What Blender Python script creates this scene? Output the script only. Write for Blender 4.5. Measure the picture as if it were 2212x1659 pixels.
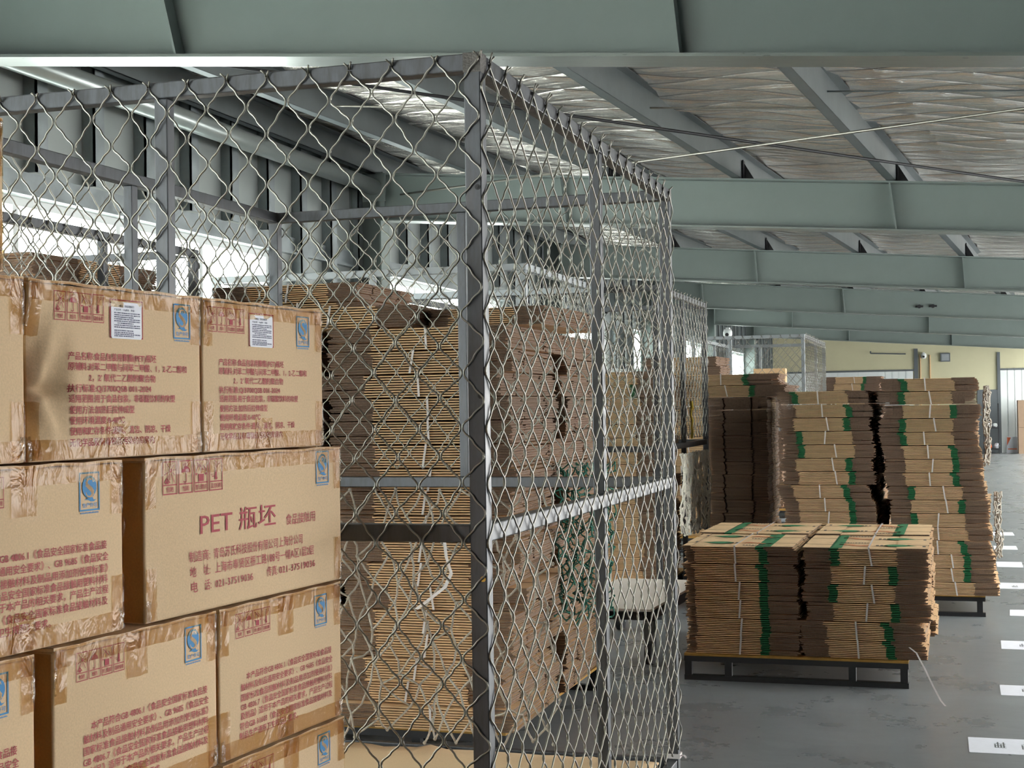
import bpy, bmesh, math, random
from math import sin, cos, pi, radians, sqrt, floor as ffloor
from mathutils import Vector, Matrix

for _o in list(bpy.data.objects):
    bpy.data.objects.remove(_o)
SC = bpy.context.scene
COL = SC.collection

# ------------------------------------------------------------------ camera
FPX = 3100.0                                   # focal length in pixels of the 2212 wide frame
YAW, PITCH, ROLL = radians(17.4), radians(0.99), radians(0.86)
CAM = Vector((0, 0, 1.4))
_f0 = Vector((-sin(YAW), cos(YAW), 0))
_f = Vector((_f0.x * cos(PITCH), _f0.y * cos(PITCH), sin(PITCH)))
_r0 = Vector((cos(YAW), sin(YAW), 0))
_u0 = _r0.cross(_f)
_u = _u0 * cos(ROLL) + _r0 * sin(ROLL)
_r = _r0 * cos(ROLL) - _u0 * sin(ROLL)
cd = bpy.data.cameras.new('camera')
cd.sensor_width = 36.0
cd.sensor_fit = 'HORIZONTAL'
cd.lens = FPX / 2212.0 * 36.0
cd.clip_start = 0.05
cd.clip_end = 200
cam = bpy.data.objects.new('camera', cd)
COL.objects.link(cam)
cam.matrix_world = Matrix(((_r.x, _u.x, -_f.x, CAM.x), (_r.y, _u.y, -_f.y, CAM.y), (_r.z, _u.z, -_f.z, CAM.z), (0, 0, 0, 1)))
SC.camera = cam

# ------------------------------------------------------------------ world, light, exposure
w = bpy.data.worlds.new('overcast sky')
SC.world = w
w.use_nodes = True
bgn = w.node_tree.nodes['Background']
bgn.inputs[0].default_value = (1.0, 0.99, 0.955, 1)
bgn.inputs[1].default_value = 16.0
SC.view_settings.view_transform = 'Standard'
SC.view_settings.look = 'None'
SC.view_settings.gamma = 1.0
SC.view_settings.exposure = 0.0
SC.cycles.use_denoising = True
SC.cycles.max_bounces = 8
SC.cycles.diffuse_bounces = 5
SC.cycles.glossy_bounces = 4
SC.cycles.transparent_max_bounces = 12
SC.cycles.caustics_reflective = False
SC.cycles.caustics_refractive = False
SC.cycles.sample_clamp_indirect = 6.0

# ------------------------------------------------------------------ materials
def lin(r, g, b):
    def f(c):
        c /= 255.0
        return c / 12.92 if c <= 0.04045 else ((c + 0.055) / 1.055) ** 2.4
    return (f(r), f(g), f(b), 1)

def mat(name, rgb, rough=0.6, metal=0.0, var=0.0, vscale=8.0, bump=0.0, bscale=60.0, coat=0.0, stretch=(1, 1, 1), rvar=0.0, spec=0.5, dark=None):
    m = bpy.data.materials.new(name)
    m.use_nodes = True
    nt = m.node_tree
    b = nt.nodes['Principled BSDF']
    b.inputs['Base Color'].default_value = rgb
    b.inputs['Roughness'].default_value = rough
    b.inputs['Metallic'].default_value = metal
    b.inputs['Coat Weight'].default_value = coat
    b.inputs['Coat Roughness'].default_value = 0.12
    b.inputs['Specular IOR Level'].default_value = spec
    if var or bump or rvar:
        tc = nt.nodes.new('ShaderNodeTexCoord')
        mp = nt.nodes.new('ShaderNodeMapping')
        mp.inputs['Scale'].default_value = stretch
        nt.links.new(tc.outputs['Object'], mp.inputs[0])
    if var or rvar:
        n = nt.nodes.new('ShaderNodeTexNoise')
        n.inputs['Scale'].default_value = vscale
        n.inputs['Detail'].default_value = 6
        n.inputs['Roughness'].default_value = 0.65
        nt.links.new(mp.outputs[0], n.inputs['Vector'])
    if var:
        rp = nt.nodes.new('ShaderNodeValToRGB')
        lo = dark or tuple(c * (1 - var) for c in rgb[:3]) + (1,)
        hi = tuple(min(1, c * (1 + var)) for c in rgb[:3]) + (1,)
        rp.color_ramp.elements[0].position = 0.3
        rp.color_ramp.elements[1].position = 0.72
        rp.color_ramp.elements[0].color = lo
        rp.color_ramp.elements[1].color = hi
        nt.links.new(n.outputs[0], rp.inputs[0])
        nt.links.new(rp.outputs[0], b.inputs['Base Color'])
    if rvar:
        mr = nt.nodes.new('ShaderNodeMapRange')
        mr.inputs[1].default_value = 0.3
        mr.inputs[2].default_value = 0.7
        mr.inputs[3].default_value = max(0.02, rough - rvar)
        mr.inputs[4].default_value = min(1, rough + rvar)
        nt.links.new(n.outputs[0], mr.inputs[0])
        nt.links.new(mr.outputs[0], b.inputs['Roughness'])
    if bump:
        n2 = nt.nodes.new('ShaderNodeTexNoise')
        n2.inputs['Scale'].default_value = bscale
        n2.inputs['Detail'].default_value = 4
        nt.links.new(mp.outputs[0], n2.inputs['Vector'])
        bp = nt.nodes.new('ShaderNodeBump')
        bp.inputs['Strength'].default_value = bump
        bp.inputs['Distance'].default_value = 0.02
        nt.links.new(n2.outputs[0], bp.inputs['Height'])
        nt.links.new(bp.outputs[0], b.inputs['Normal'])
    return m

M = {}
M['kraft'] = mat('kraft_board', lin(214, 184, 146), 0.75, var=0.10, vscale=260, bump=0.05, bscale=300)
M['kraft_plain'] = mat('kraft_sheet', lin(220, 185, 142), 0.8, var=0.14, vscale=14, stretch=(1, 1, 6))
M['kraft_edge'] = mat('corrugated_edge', lin(114, 94, 80), 0.95, var=0.4, vscale=60, stretch=(3, 3, 1))
def clear_film(name, tint, gloss, rough, bump, bscale, stretch=(1, 1, 1)):
    """thin clear packing film: tinted see-through sheet with a glossy wrinkled skin"""
    m = bpy.data.materials.new(name)
    m.use_nodes = True
    nt = m.node_tree
    nt.nodes.remove(nt.nodes['Principled BSDF'])
    out = nt.nodes['Material Output']
    tr = nt.nodes.new('ShaderNodeBsdfTransparent')
    tr.inputs[0].default_value = tint
    gl = nt.nodes.new('ShaderNodeBsdfGlossy')
    gl.inputs['Roughness'].default_value = rough
    tc = nt.nodes.new('ShaderNodeTexCoord')
    mp = nt.nodes.new('ShaderNodeMapping')
    mp.inputs['Scale'].default_value = stretch
    n = nt.nodes.new('ShaderNodeTexNoise')
    n.inputs['Scale'].default_value = bscale
    n.inputs['Detail'].default_value = 4
    n.inputs['Distortion'].default_value = 0.6
    bp = nt.nodes.new('ShaderNodeBump')
    bp.inputs['Strength'].default_value = bump
    bp.inputs['Distance'].default_value = 0.03
    nt.links.new(tc.outputs['Object'], mp.inputs[0])
    nt.links.new(mp.outputs[0], n.inputs['Vector'])
    nt.links.new(n.outputs[0], bp.inputs['Height'])
    nt.links.new(bp.outputs[0], gl.inputs['Normal'])
    mx = nt.nodes.new('ShaderNodeMixShader')
    mx.inputs[0].default_value = gloss
    nt.links.new(tr.outputs[0], mx.inputs[1])
    nt.links.new(gl.outputs[0], mx.inputs[2])
    nt.links.new(mx.outputs[0], out.inputs[0])
    return m
M['tape'] = clear_film('packing_tape', (0.80, 0.68, 0.51, 1), 0.03, 0.18, 0.5, 26, (1, 1, 0.4))
M['film'] = clear_film('glossy_film', (0.9, 0.85, 0.75, 1), 0.26, 0.10, 1.0, 70)
M['red'] = mat('red_print', lin(164, 50, 64), 0.7, var=0.08, vscale=300)
M['blue'] = mat('blue_print', lin(62, 134, 190), 0.7, var=0.08, vscale=300)
M['ink'] = mat('grey_ink', lin(74, 80, 110), 0.8)
M['paper'] = mat('white_paper', lin(228, 230, 240), 0.55, var=0.03, vscale=30)
M['green'] = mat('green_print', lin(28, 112, 66), 0.75, var=0.1, vscale=40)
M['orange'] = mat('orange_print', lin(196, 120, 76), 0.8)
M['black_ink'] = mat('black_print', lin(78, 70, 62), 0.8)
M['strap'] = mat('white_strap', lin(212, 205, 205), 0.45)
M['steel'] = mat('bare_steel', lin(78, 81, 86), 0.42, 0.5, var=0.28, vscale=9, rvar=0.12, stretch=(6, 6, 1.2), dark=lin(66, 66, 68))
M['steel_dark'] = mat('mill_steel', lin(74, 77, 82), 0.5, 0.45, var=0.25, vscale=10, rvar=0.1, stretch=(4, 4, 1))
M['rust'] = mat('heat_tint_weld', lin(80, 77, 74), 0.5, 0.5, var=0.3, vscale=30, bump=0.2, bscale=200)
M['steel_light'] = mat('painted_pale_steel', lin(150, 156, 160), 0.45, 0.2, var=0.08, vscale=12)
M['wire'] = mat('galvanised_wire', lin(140, 138, 130), 0.36, 0.8, var=0.1, vscale=40)
M['beam'] = mat('green_grey_paint', lin(120, 131, 128), 0.42, 0.0, var=0.04, vscale=3, bump=0.04, bscale=220)
M['beam_flange'] = mat('green_grey_gloss', lin(122, 130, 126), 0.32, 0.3, var=0.06, vscale=6, rvar=0.05, stretch=(1, 8, 8))
M['galv'] = mat('galvanised_sheet', lin(140, 148, 150), 0.38, 0.6, var=0.15, vscale=6, rvar=0.1)
M['purlin'] = mat('galvanised_purlin', lin(104, 111, 113), 0.45, 0.5, var=0.12, vscale=3, bump=0.1, bscale=5)
M['tube'] = mat('tube_steel', lin(150, 158, 156), 0.32, 0.5)
M['kraft_dark'] = mat('brown_board', lin(138, 116, 96), 0.8, var=0.06, vscale=12)
M['wallsteel'] = mat('wall_sheet', lin(150, 157, 155), 0.36, 0.5, var=0.04, vscale=1.5)
M['dark'] = mat('black_enamel', lin(34, 34, 38), 0.5, 0.2, var=0.2, vscale=20)
M['ply'] = mat('yellow_ply', lin(176, 134, 62), 0.7, var=0.2, vscale=20)
M['beige'] = mat('beige_panel', lin(196, 192, 160), 0.6, var=0.03, vscale=2)
M['white'] = mat('white_enamel', lin(222, 228, 228), 0.45, var=0.02, vscale=4)
M['rope'] = mat('grey_rope', lin(176, 168, 156), 0.9, var=0.25, vscale=90, bump=0.4, bscale=500)
M['rope_white'] = mat('white_rope', lin(226, 220, 208), 0.9, var=0.12, vscale=90)
M['rope_green'] = mat('green_rope', lin(66, 128, 112), 0.9, var=0.25, vscale=60)
M['yellow'] = mat('yellow_rope', lin(206, 176, 70), 0.8)
M['brass'] = mat('brass', lin(176, 140, 70), 0.3, 0.9)
M['grey'] = mat('grey_plastic', lin(92, 98, 102), 0.5)
M['red_orange'] = mat('orange_plastic', lin(226, 110, 60), 0.5)
M['pink_board'] = mat('pale_board', lin(214, 204, 196), 0.6, var=0.04, vscale=8)
M['navy'] = mat('navy_plastic', lin(38, 56, 84), 0.5)

def concrete():
    m = mat('polished_concrete', lin(128, 132, 135), 0.3, var=0.12, vscale=2.2, rvar=0.07)
    nt = m.node_tree
    b = nt.nodes['Principled BSDF']
    rp = [n for n in nt.nodes if n.type == 'VALTORGB'][0]
    tc = [n for n in nt.nodes if n.type == 'TEX_COORD'][0]
    mp = nt.nodes.new('ShaderNodeMapping')
    mp.inputs['Scale'].default_value = (1.0, 2.4, 1)
    mp.inputs['Rotation'].default_value = (0, 0, 0.3)
    nt.links.new(tc.outputs['Object'], mp.inputs[0])
    n = nt.nodes.new('ShaderNodeTexNoise')
    n.inputs['Scale'].default_value = 4.0
    n.inputs['Detail'].default_value = 8
    n.inputs['Distortion'].default_value = 1.5
    nt.links.new(mp.outputs[0], n.inputs['Vector'])
    r2 = nt.nodes.new('ShaderNodeValToRGB')
    r2.color_ramp.elements[0].position = 0.28
    r2.color_ramp.elements[0].color = (0.5, 0.5, 0.5, 1)
    r2.color_ramp.elements[1].position = 0.62
    r2.color_ramp.elements[1].color = (1, 1, 1, 1)
    nt.links.new(n.outputs[0], r2.inputs[0])
    mx = nt.nodes.new('ShaderNodeMix')
    mx.data_type = 'RGBA'
    mx.blend_type = 'MULTIPLY'
    mx.inputs[0].default_value = 0.28
    nt.links.new(rp.outputs[0], mx.inputs[6])
    nt.links.new(r2.outputs[0], mx.inputs[7])
    nt.links.new(mx.outputs[2], b.inputs['Base Color'])
    return m
M['concrete'] = concrete()

def foil():
    m = bpy.data.materials.new('insulation_foil')
    m.use_nodes = True
    nt = m.node_tree
    b = nt.nodes['Principled BSDF']
    b.inputs['Base Color'].default_value = lin(216, 211, 204)
    b.inputs['Metallic'].default_value = 0.82
    b.inputs['Roughness'].default_value = 0.27
    tc = nt.nodes.new('ShaderNodeTexCoord')
    # small crinkles
    mp = nt.nodes.new('ShaderNodeMapping')
    mp.inputs['Scale'].default_value = (1.3, 5.5, 1)
    mp.inputs['Rotation'].default_value = (0, 0, 0.12)
    nt.links.new(tc.outputs['Object'], mp.inputs[0])
    n = nt.nodes.new('ShaderNodeTexNoise')
    n.inputs['Scale'].default_value = 3.2
    n.inputs['Detail'].default_value = 5
    n.inputs['Distortion'].default_value = 0.8
    nt.links.new(mp.outputs[0], n.inputs['Vector'])
    # the wire net under the foil pulls it into long diamonds
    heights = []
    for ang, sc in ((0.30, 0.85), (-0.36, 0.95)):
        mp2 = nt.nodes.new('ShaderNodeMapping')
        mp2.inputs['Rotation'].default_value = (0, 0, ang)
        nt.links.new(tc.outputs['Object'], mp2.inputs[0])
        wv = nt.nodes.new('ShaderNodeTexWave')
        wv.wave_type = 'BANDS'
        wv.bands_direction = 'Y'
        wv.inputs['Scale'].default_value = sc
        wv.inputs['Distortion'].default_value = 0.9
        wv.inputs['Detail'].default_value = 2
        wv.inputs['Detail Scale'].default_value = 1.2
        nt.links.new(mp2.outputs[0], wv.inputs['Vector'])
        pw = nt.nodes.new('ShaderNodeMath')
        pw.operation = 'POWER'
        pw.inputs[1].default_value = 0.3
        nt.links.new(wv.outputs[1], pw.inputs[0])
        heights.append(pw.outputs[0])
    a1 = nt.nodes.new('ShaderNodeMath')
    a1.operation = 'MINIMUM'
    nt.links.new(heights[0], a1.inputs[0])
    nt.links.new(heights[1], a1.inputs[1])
    a2 = nt.nodes.new('ShaderNodeMath')
    a2.operation = 'MULTIPLY_ADD'
    nt.links.new(n.outputs[0], a2.inputs[0])
    a2.inputs[1].default_value = 0.7
    nt.links.new(a1.outputs[0], a2.inputs[2])
    bp = nt.nodes.new('ShaderNodeBump')
    bp.inputs['Strength'].default_value = 1.0
    bp.inputs['Distance'].default_value = 0.08
    nt.links.new(a2.outputs[0], bp.inputs['Height'])
    nt.links.new(bp.outputs[0], b.inputs['Normal'])
    # crease shade put into the colour as thin darker lines along the net
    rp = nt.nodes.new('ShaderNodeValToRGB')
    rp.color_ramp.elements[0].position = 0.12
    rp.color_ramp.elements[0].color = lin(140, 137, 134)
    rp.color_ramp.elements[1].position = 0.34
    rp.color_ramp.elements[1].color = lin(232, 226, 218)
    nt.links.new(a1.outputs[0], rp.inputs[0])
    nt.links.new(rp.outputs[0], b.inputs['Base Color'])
    return m
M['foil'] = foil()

def glass():
    m = bpy.data.materials.new('window_glass')
    m.use_nodes = True
    nt = m.node_tree
    nt.nodes.remove(nt.nodes['Principled BSDF'])
    out = nt.nodes['Material Output']
    tr = nt.nodes.new('ShaderNodeBsdfTransparent')
    tr.inputs[0].default_value = (0.94, 0.98, 0.97, 1)
    gl = nt.nodes.new('ShaderNodeBsdfGlossy')
    gl.inputs['Roughness'].default_value = 0.02
    mx = nt.nodes.new('ShaderNodeMixShader')
    mx.inputs[0].default_value = 0.07
    nt.links.new(tr.outputs[0], mx.inputs[1])
    nt.links.new(gl.outputs[0], mx.inputs[2])
    nt.links.new(mx.outputs[0], out.inputs[0])
    return m
M['glass'] = glass()

# ------------------------------------------------------------------ helpers
class MB:
    """collects boxes, tubes and plates; build() links them as ONE mesh object"""
    def __init__(self):
        self.v, self.f, self.m = [], [], []
        self.mi = 0
    def quad(self, *pts):
        n = len(self.v)
        self.v += [tuple(p) for p in pts]
        self.f.append(tuple(range(n, n + len(pts))))
        self.m.append(self.mi)
    def box(self, x0, x1, y0, y1, z0, z1, side=None):
        n = len(self.v)
        self.v += [(x0, y0, z0), (x1, y0, z0), (x1, y1, z0), (x0, y1, z0), (x0, y0, z1), (x1, y0, z1), (x1, y1, z1), (x0, y1, z1)]
        for k, q in enumerate(((0, 3, 2, 1), (4, 5, 6, 7), (0, 1, 5, 4), (1, 2, 6, 5), (2, 3, 7, 6), (3, 0, 4, 7))):
            self.f.append(tuple(n + i for i in q))
            self.m.append(side if (side is not None and k >= 2) else self.mi)
    def bar(self, p, q, wd, th, up=(0, 0, 1)):
        """rectangular bar from p to q; wd across, th along up"""
        p, q = Vector(p), Vector(q)
        d = (q - p).normalized()
        up = Vector(up)
        s = d.cross(up).normalized()
        u = s.cross(d).normalized()
        n = len(self.v)
        for c in (p, q):
            for a, b in ((-1, -1), (1, -1), (1, 1), (-1, 1)):
                self.v.append(tuple(c + s * (a * wd / 2) + u * (b * th / 2)))
        for qd in ((0, 1, 2, 3), (7, 6, 5, 4), (0, 4, 5, 1), (1, 5, 6, 2), (2, 6, 7, 3), (3, 7, 4, 0)):
            self.f.append(tuple(n + i for i in qd))
            self.m.append(self.mi)
    def tube(self, pts, r, sides=6, cap=True):
        pts = [Vector(p) for p in pts]
        n0 = len(self.v)
        nrm = None
        for i, p in enumerate(pts):
            a = pts[max(0, i - 1)]
            b = pts[min(len(pts) - 1, i + 1)]
            d = (b - a)
            d = d.normalized() if d.length > 1e-9 else Vector((0, 0, 1))
            if nrm is None:
                nrm = d.orthogonal().normalized()
            else:
                nrm = nrm - d * nrm.dot(d)
                nrm = nrm.normalized() if nrm.length > 1e-9 else d.orthogonal().normalized()
            bn = d.cross(nrm)
            rr = r[i] if isinstance(r, (list, tuple)) else r
            for k in range(sides):
                t = 2 * pi * k / sides
                self.v.append(tuple(p + (nrm * cos(t) + bn * sin(t)) * rr))
        for i in range(len(pts) - 1):
            for k in range(sides):
                a = n0 + i * sides + k
                b = n0 + i * sides + (k + 1) % sides
                self.f.append((a, b, b + sides, a + sides))
                self.m.append(self.mi)
        if cap:
            self.f.append(tuple(n0 + k for k in range(sides))[::-1])
            self.f.append(tuple(n0 + (len(pts) - 1) * sides + k for k in range(sides)))
            self.m += [self.mi, self.mi]
    def lathe(self, prof, c, sides=16):
        """prof = [(radius, z)...] about the vertical axis through c"""
        n0 = len(self.v)
        for (r, z) in prof:
            for k in range(sides):
                t = 2 * pi * k / sides
                self.v.append((c[0] + r * cos(t), c[1] + r * sin(t), c[2] + z))
        for i in range(len(prof) - 1):
            for k in range(sides):
                a = n0 + i * sides + k
                b = n0 + i * sides + (k + 1) % sides
                self.f.append((a, b, b + sides, a + sides))
                self.m.append(self.mi)
    def poly(self, pts, y):
        """flat polygon in the x-z plane at depth y, facing -y"""
        self.quad(*[(a, y, b) for a, b in pts])
    def stroke(self, pts, wd, y, closed=False):
        """flat line of width wd in the x-z plane at depth y"""
        P = [Vector((a, b)) for a, b in pts]
        if closed:
            P = P + [P[0]]
        for i in range(len(P) - 1):
            d = P[i + 1] - P[i]
            if d.length < 1e-9:
                continue
            d.normalize()
            s = Vector((-d.y, d.x)) * wd / 2
            e = d * wd * 0.4
            a, b = P[i] - e, P[i + 1] + e
            self.quad(*[(q.x, y, q.y) for q in (a - s, b - s, b + s, a + s)])
    def build(self, name, mats, parent=None, smooth=False):
        me = bpy.data.meshes.new(name)
        me.from_pydata(self.v, [], self.f)
        if not isinstance(mats, (list, tuple)):
            mats = [mats]
        for q in mats:
            me.materials.append(q)
        if len(mats) > 1:
            me.polygons.foreach_set('material_index', self.m)
        if smooth:
            me.polygons.foreach_set('use_smooth', [True] * len(me.polygons))
        me.update()
        o = bpy.data.objects.new(name, me)
        COL.objects.link(o)
        if parent is not None:
            o.parent = parent
        return o

def tag(o, label=None, cat=None, group=None, kind=None):
    if label:
        o['label'] = label
    if cat:
        o['category'] = cat
    if group:
        o['group'] = group
    if kind:
        o['kind'] = kind
    return o

def thing(name, label, cat, loc=(0, 0, 0), rz=0.0, group=None, kind=None):
    o = bpy.data.objects.new(name, None)
    o.empty_display_size = 0.1
    COL.objects.link(o)
    o.location = loc
    o.rotation_euler = (0, 0, rz)
    return tag(o, label, cat, group, kind)

def copy_tree(o, parent=None):
    c = o.copy()
    COL.objects.link(c)
    c.parent = parent
    for ch in list(o.children):
        copy_tree(ch, c)
    return c

ORD = ['top', 'second', 'third', 'fourth', 'fifth', 'sixth', 'seventh', 'eighth', 'ninth', 'tenth', 'eleventh', 'twelfth', 'thirteenth',
       'fourteenth', 'fifteenth', 'sixteenth', 'seventeenth', 'eighteenth', 'nineteenth', 'twentieth']

# ------------------------------------------------------------------ the building shell
WX = -5.2          # window wall
BY = 41.4          # end wall
RX = 9.0
def roof_z(x):     # top of the roof beams
    return 3.11 - 0.078 * (x - 0.3)

b = MB()
b.quad((WX - 0.2, -8, 0), (RX, -8, 0), (RX, BY + 0.2, 0), (WX - 0.2, BY + 0.2, 0))
b.box(WX - 0.2, RX, -8, BY + 0.2, -0.2, -0.001)
tag(b.build('floor', M['concrete']), 'grey polished concrete warehouse floor', 'floor', kind='structure')

# foil under the roof, sagging between the purlins
def build_ceiling():
    b = MB()
    nx, ny = 100, 130
    x0, x1, y0, y1 = WX - 0.05, RX, -8.0, BY
    rnd = random.Random(4)
    ph = [rnd.uniform(0, 6.28) for _ in range(8)]
    for j in range(ny + 1):
        for i in range(nx + 1):
            x = x0 + (x1 - x0) * i / nx
            y = y0 + (y1 - y0) * j / ny
            z = roof_z(x) + 0.215 + 0.012 * sin(5.3 * x + 0.7 * y + ph[0]) + 0.010 * sin(4.1 * y - 1.3 * x + ph[1]) + 0.008 * sin(9 * y + 2.7 * x + ph[2])
            b.v.append((x, y, z))
    def lit(x, y):          # unseen roof openings added to bring daylight down on floor and piles
        return 2.6 < x < 7.4 and y > 7.2 and 1.2 < (y - 5.9) % 6 < 4.8
    for j in range(ny):
        for i in range(nx):
            a = j * (nx + 1) + i
            if lit(x0 + (x1 - x0) * (i + .5) / nx, y0 + (y1 - y0) * (j + .5) / ny):
                continue
            b.f.append((a, a + nx + 1, a + nx + 2, a + 1))
            b.m.append(0)
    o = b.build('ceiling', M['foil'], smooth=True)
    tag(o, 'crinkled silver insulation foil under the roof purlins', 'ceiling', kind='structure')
    r = MB()
    r.mi = 0
    def sheet(m, xa, xb, ya, yb, h=0.34):
        m.quad((xa, ya, roof_z(xa) + h), (xa, yb, roof_z(xa) + h), (xb, yb, roof_z(xb) + h), (xb, ya, roof_z(xb) + h))
    sheet(r, x0 - 0.3, 2.6, y0, y1 + 0.3)
    sheet(r, 7.4, x1, y0, y1 + 0.3)
    ya = y0
    for k in range(6):
        c = 5.9 + 6 * k + 1.2
        sheet(r, 2.6, 7.4, ya, c)
        ya = c + 3.6
        g = MB()
        sheet(g, 2.58, 7.42, c - .02, ya + .02, 0.33)
        g.build('added_roof_light', M['glass'], o)
    sheet(r, 2.6, 7.4, ya, y1 + 0.3)
    r.build('roof_sheet', M['galv'], o)
build_ceiling()

# window wall ------------------------------------------------------
WINS = [(-7.6, 3.2), (3.9, 10.3), (12.55, 16.3), (18.45, 21.4), (23.3, 25.6), (27.9, 30.2), (34.0, 37.0)]
SILL, HEAD = 2.0, 2.68
LOW = 0.85          # hidden sills of the two nearest windows, lowered to admit more daylight
def build_window_wall():
    b = MB()
    b.box(WX - 0.15, WX, -8, BY, 0, LOW)
    b.box(WX - 0.15, WX, 10.3, BY, LOW, SILL)
    b.box(WX - 0.15, WX, 3.2, 3.9, LOW, SILL)
    b.box(WX - 0.15, WX, -8, -7.6, LOW, SILL)
    b.box(WX - 0.15, WX, -8, BY, HEAD, roof_z(WX) + 0.33)
    ys = [-8.0] + [v for ab in WINS for v in ab] + [BY]
    for k in range(0, len(ys), 2):
        b.box(WX - 0.15, WX, ys[k], ys[k + 1], SILL, HEAD)
    wl = b.build('wall_left', M['wallsteel'])
    tag(wl, 'grey sheet metal wall with upright studs and a long window band', 'wall', kind='structure')
    # studs above the band and between the windows
    rnd = random.Random(2)
    y = -7.5
    while y < BY - 0.3:
        s = MB()
        z0 = HEAD + 0.14
        if not any(a - 0.05 < y < c + 0.05 for a, c in WINS):
            z0 = 0.0
        s.box(WX, WX + 0.09, y, y + 0.012, z0, 3.72)
        s.box(WX + 0.078, WX + 0.09, y, y + 0.11, z0, 3.72)
        s.build('stud', M['galv'], wl)
        y += 0.585
    s = MB()
    s.box(WX, WX + 0.06, -8, BY, HEAD, HEAD + 0.02)
    s.box(WX, WX + 0.03, -8, BY, HEAD + 0.02, HEAD + 0.14)
    s.build('girt', M['galv'], wl)
    s = MB()
    s.box(WX, WX + 0.10, 10.4, BY, SILL - 0.06, SILL)
    s.build('girt', M['galv'], wl)
    for k, (a, c) in enumerate(WINS):
        SL = LOW if k < 2 else SILL
        wd = thing('window_%d' % (k + 1), 'bright window in the grey metal wall, number %s from the camera end' % ('one', 'two', 'three', 'four', 'five', 'six', 'seven')[k], 'window', (WX, a, SL), kind='structure')
        f = MB()
        L, H = c - a, HEAD - SL
        t = 0.05
        f.box(-0.1, -0.04, 0, L, 0, t)
        f.box(-0.1, -0.04, 0, L, H - t, H)
        n = max(1, round(L / 1.0))
        for i in range(n + 1):
            yy = L * i / n
            yy = min(max(yy, t / 2), L - t / 2)
            f.box(-0.1, -0.04, yy - t / 2, yy + t / 2, t, H - t)
        f.build('window_frame', M['white'], wd)
        g = MB()
        g.box(-0.075, -0.07, 0.02, L - 0.02, 0.02, H - 0.02)
        g.build('pane', M['glass'], wd)
build_window_wall()

# unseen walls; rear opening and right side bays added and placed to steer daylight
b = MB()
b.box(WX - 0.15, RX, -8.15, -8, 0, .7)
b.box(WX - 0.15, RX, -8.15, -8, 3.0, 3.9)
b.box(-3.2, RX, -8.15, -8, .7, 3.0)
tag(b.build('wall_rear', M['wallsteel']), 'grey wall behind the viewer with an opening added to light the stacks', 'wall', kind='structure')
b = MB()
b.box(RX, RX + .15, -8, 4.5, 0, 2.8)
y = 4.5
while y < BY:
    b.box(RX, RX + .15, y, y + .4, 0, 2.8)
    y += 6
tag(b.build('wall_right', M['wallsteel']), 'grey wall on the far right side with open bays added for daylight', 'wall', kind='structure')

# end wall ----------------------------------------------------------
def build_end_wall():
    b = MB()
    b.box(WX - 0.15, RX, BY, BY + 0.15, 0, 3.9)
    wb = b.build('wall_back', M['beige'])
    tag(wb, 'pale beige end wall at the far end of the hall', 'wall', kind='structure')
    j = MB()
    j.box(-1.25, -1.15, BY - 0.05, BY, 0, 2.9)
    j.box(0.93, 1.01, BY - 0.05, BY, 0, 2.75)
    j.box(-2.35, -1.25, BY - 0.03, BY, 2.28, 2.33)
    j.build('wall_trim', M['grey'], wb)
    d = MB()
    d.box(0.40, 0.93, BY - 0.04, BY, 0.0, 1.73)
    d.build('dark_panel', M['grey'], wb)
    for k, (x0, x1, z1, lab) in enumerate(((-4.8, -1.25, 2.28, 'white ribbed sliding door left of the conduits on the end wall'), (1.01, 3.0, 2.25, 'white ribbed sliding door at the right end of the end wall'))):
        dr = thing('door_%d' % (k + 1), lab, 'door', (0, BY, 0), kind='structure')
        p = MB()
        x = x0
        while x < x1 - 0.05:
            p.box(x, min(x + 0.165, x1), -0.05, -0.002, 0.0, z1)
            p.box(x + 0.165, min(x + 0.185, x1), -0.03, -0.002, 0.0, z1)
            x += 0.185
        p.build('door_panel', M['white'], dr)
        p = MB()
        p.box(x0, x1, -0.06, 0, z1, z1 + 0.05)
        p.build('door_rail', M['grey'], dr)
build_end_wall()

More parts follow.
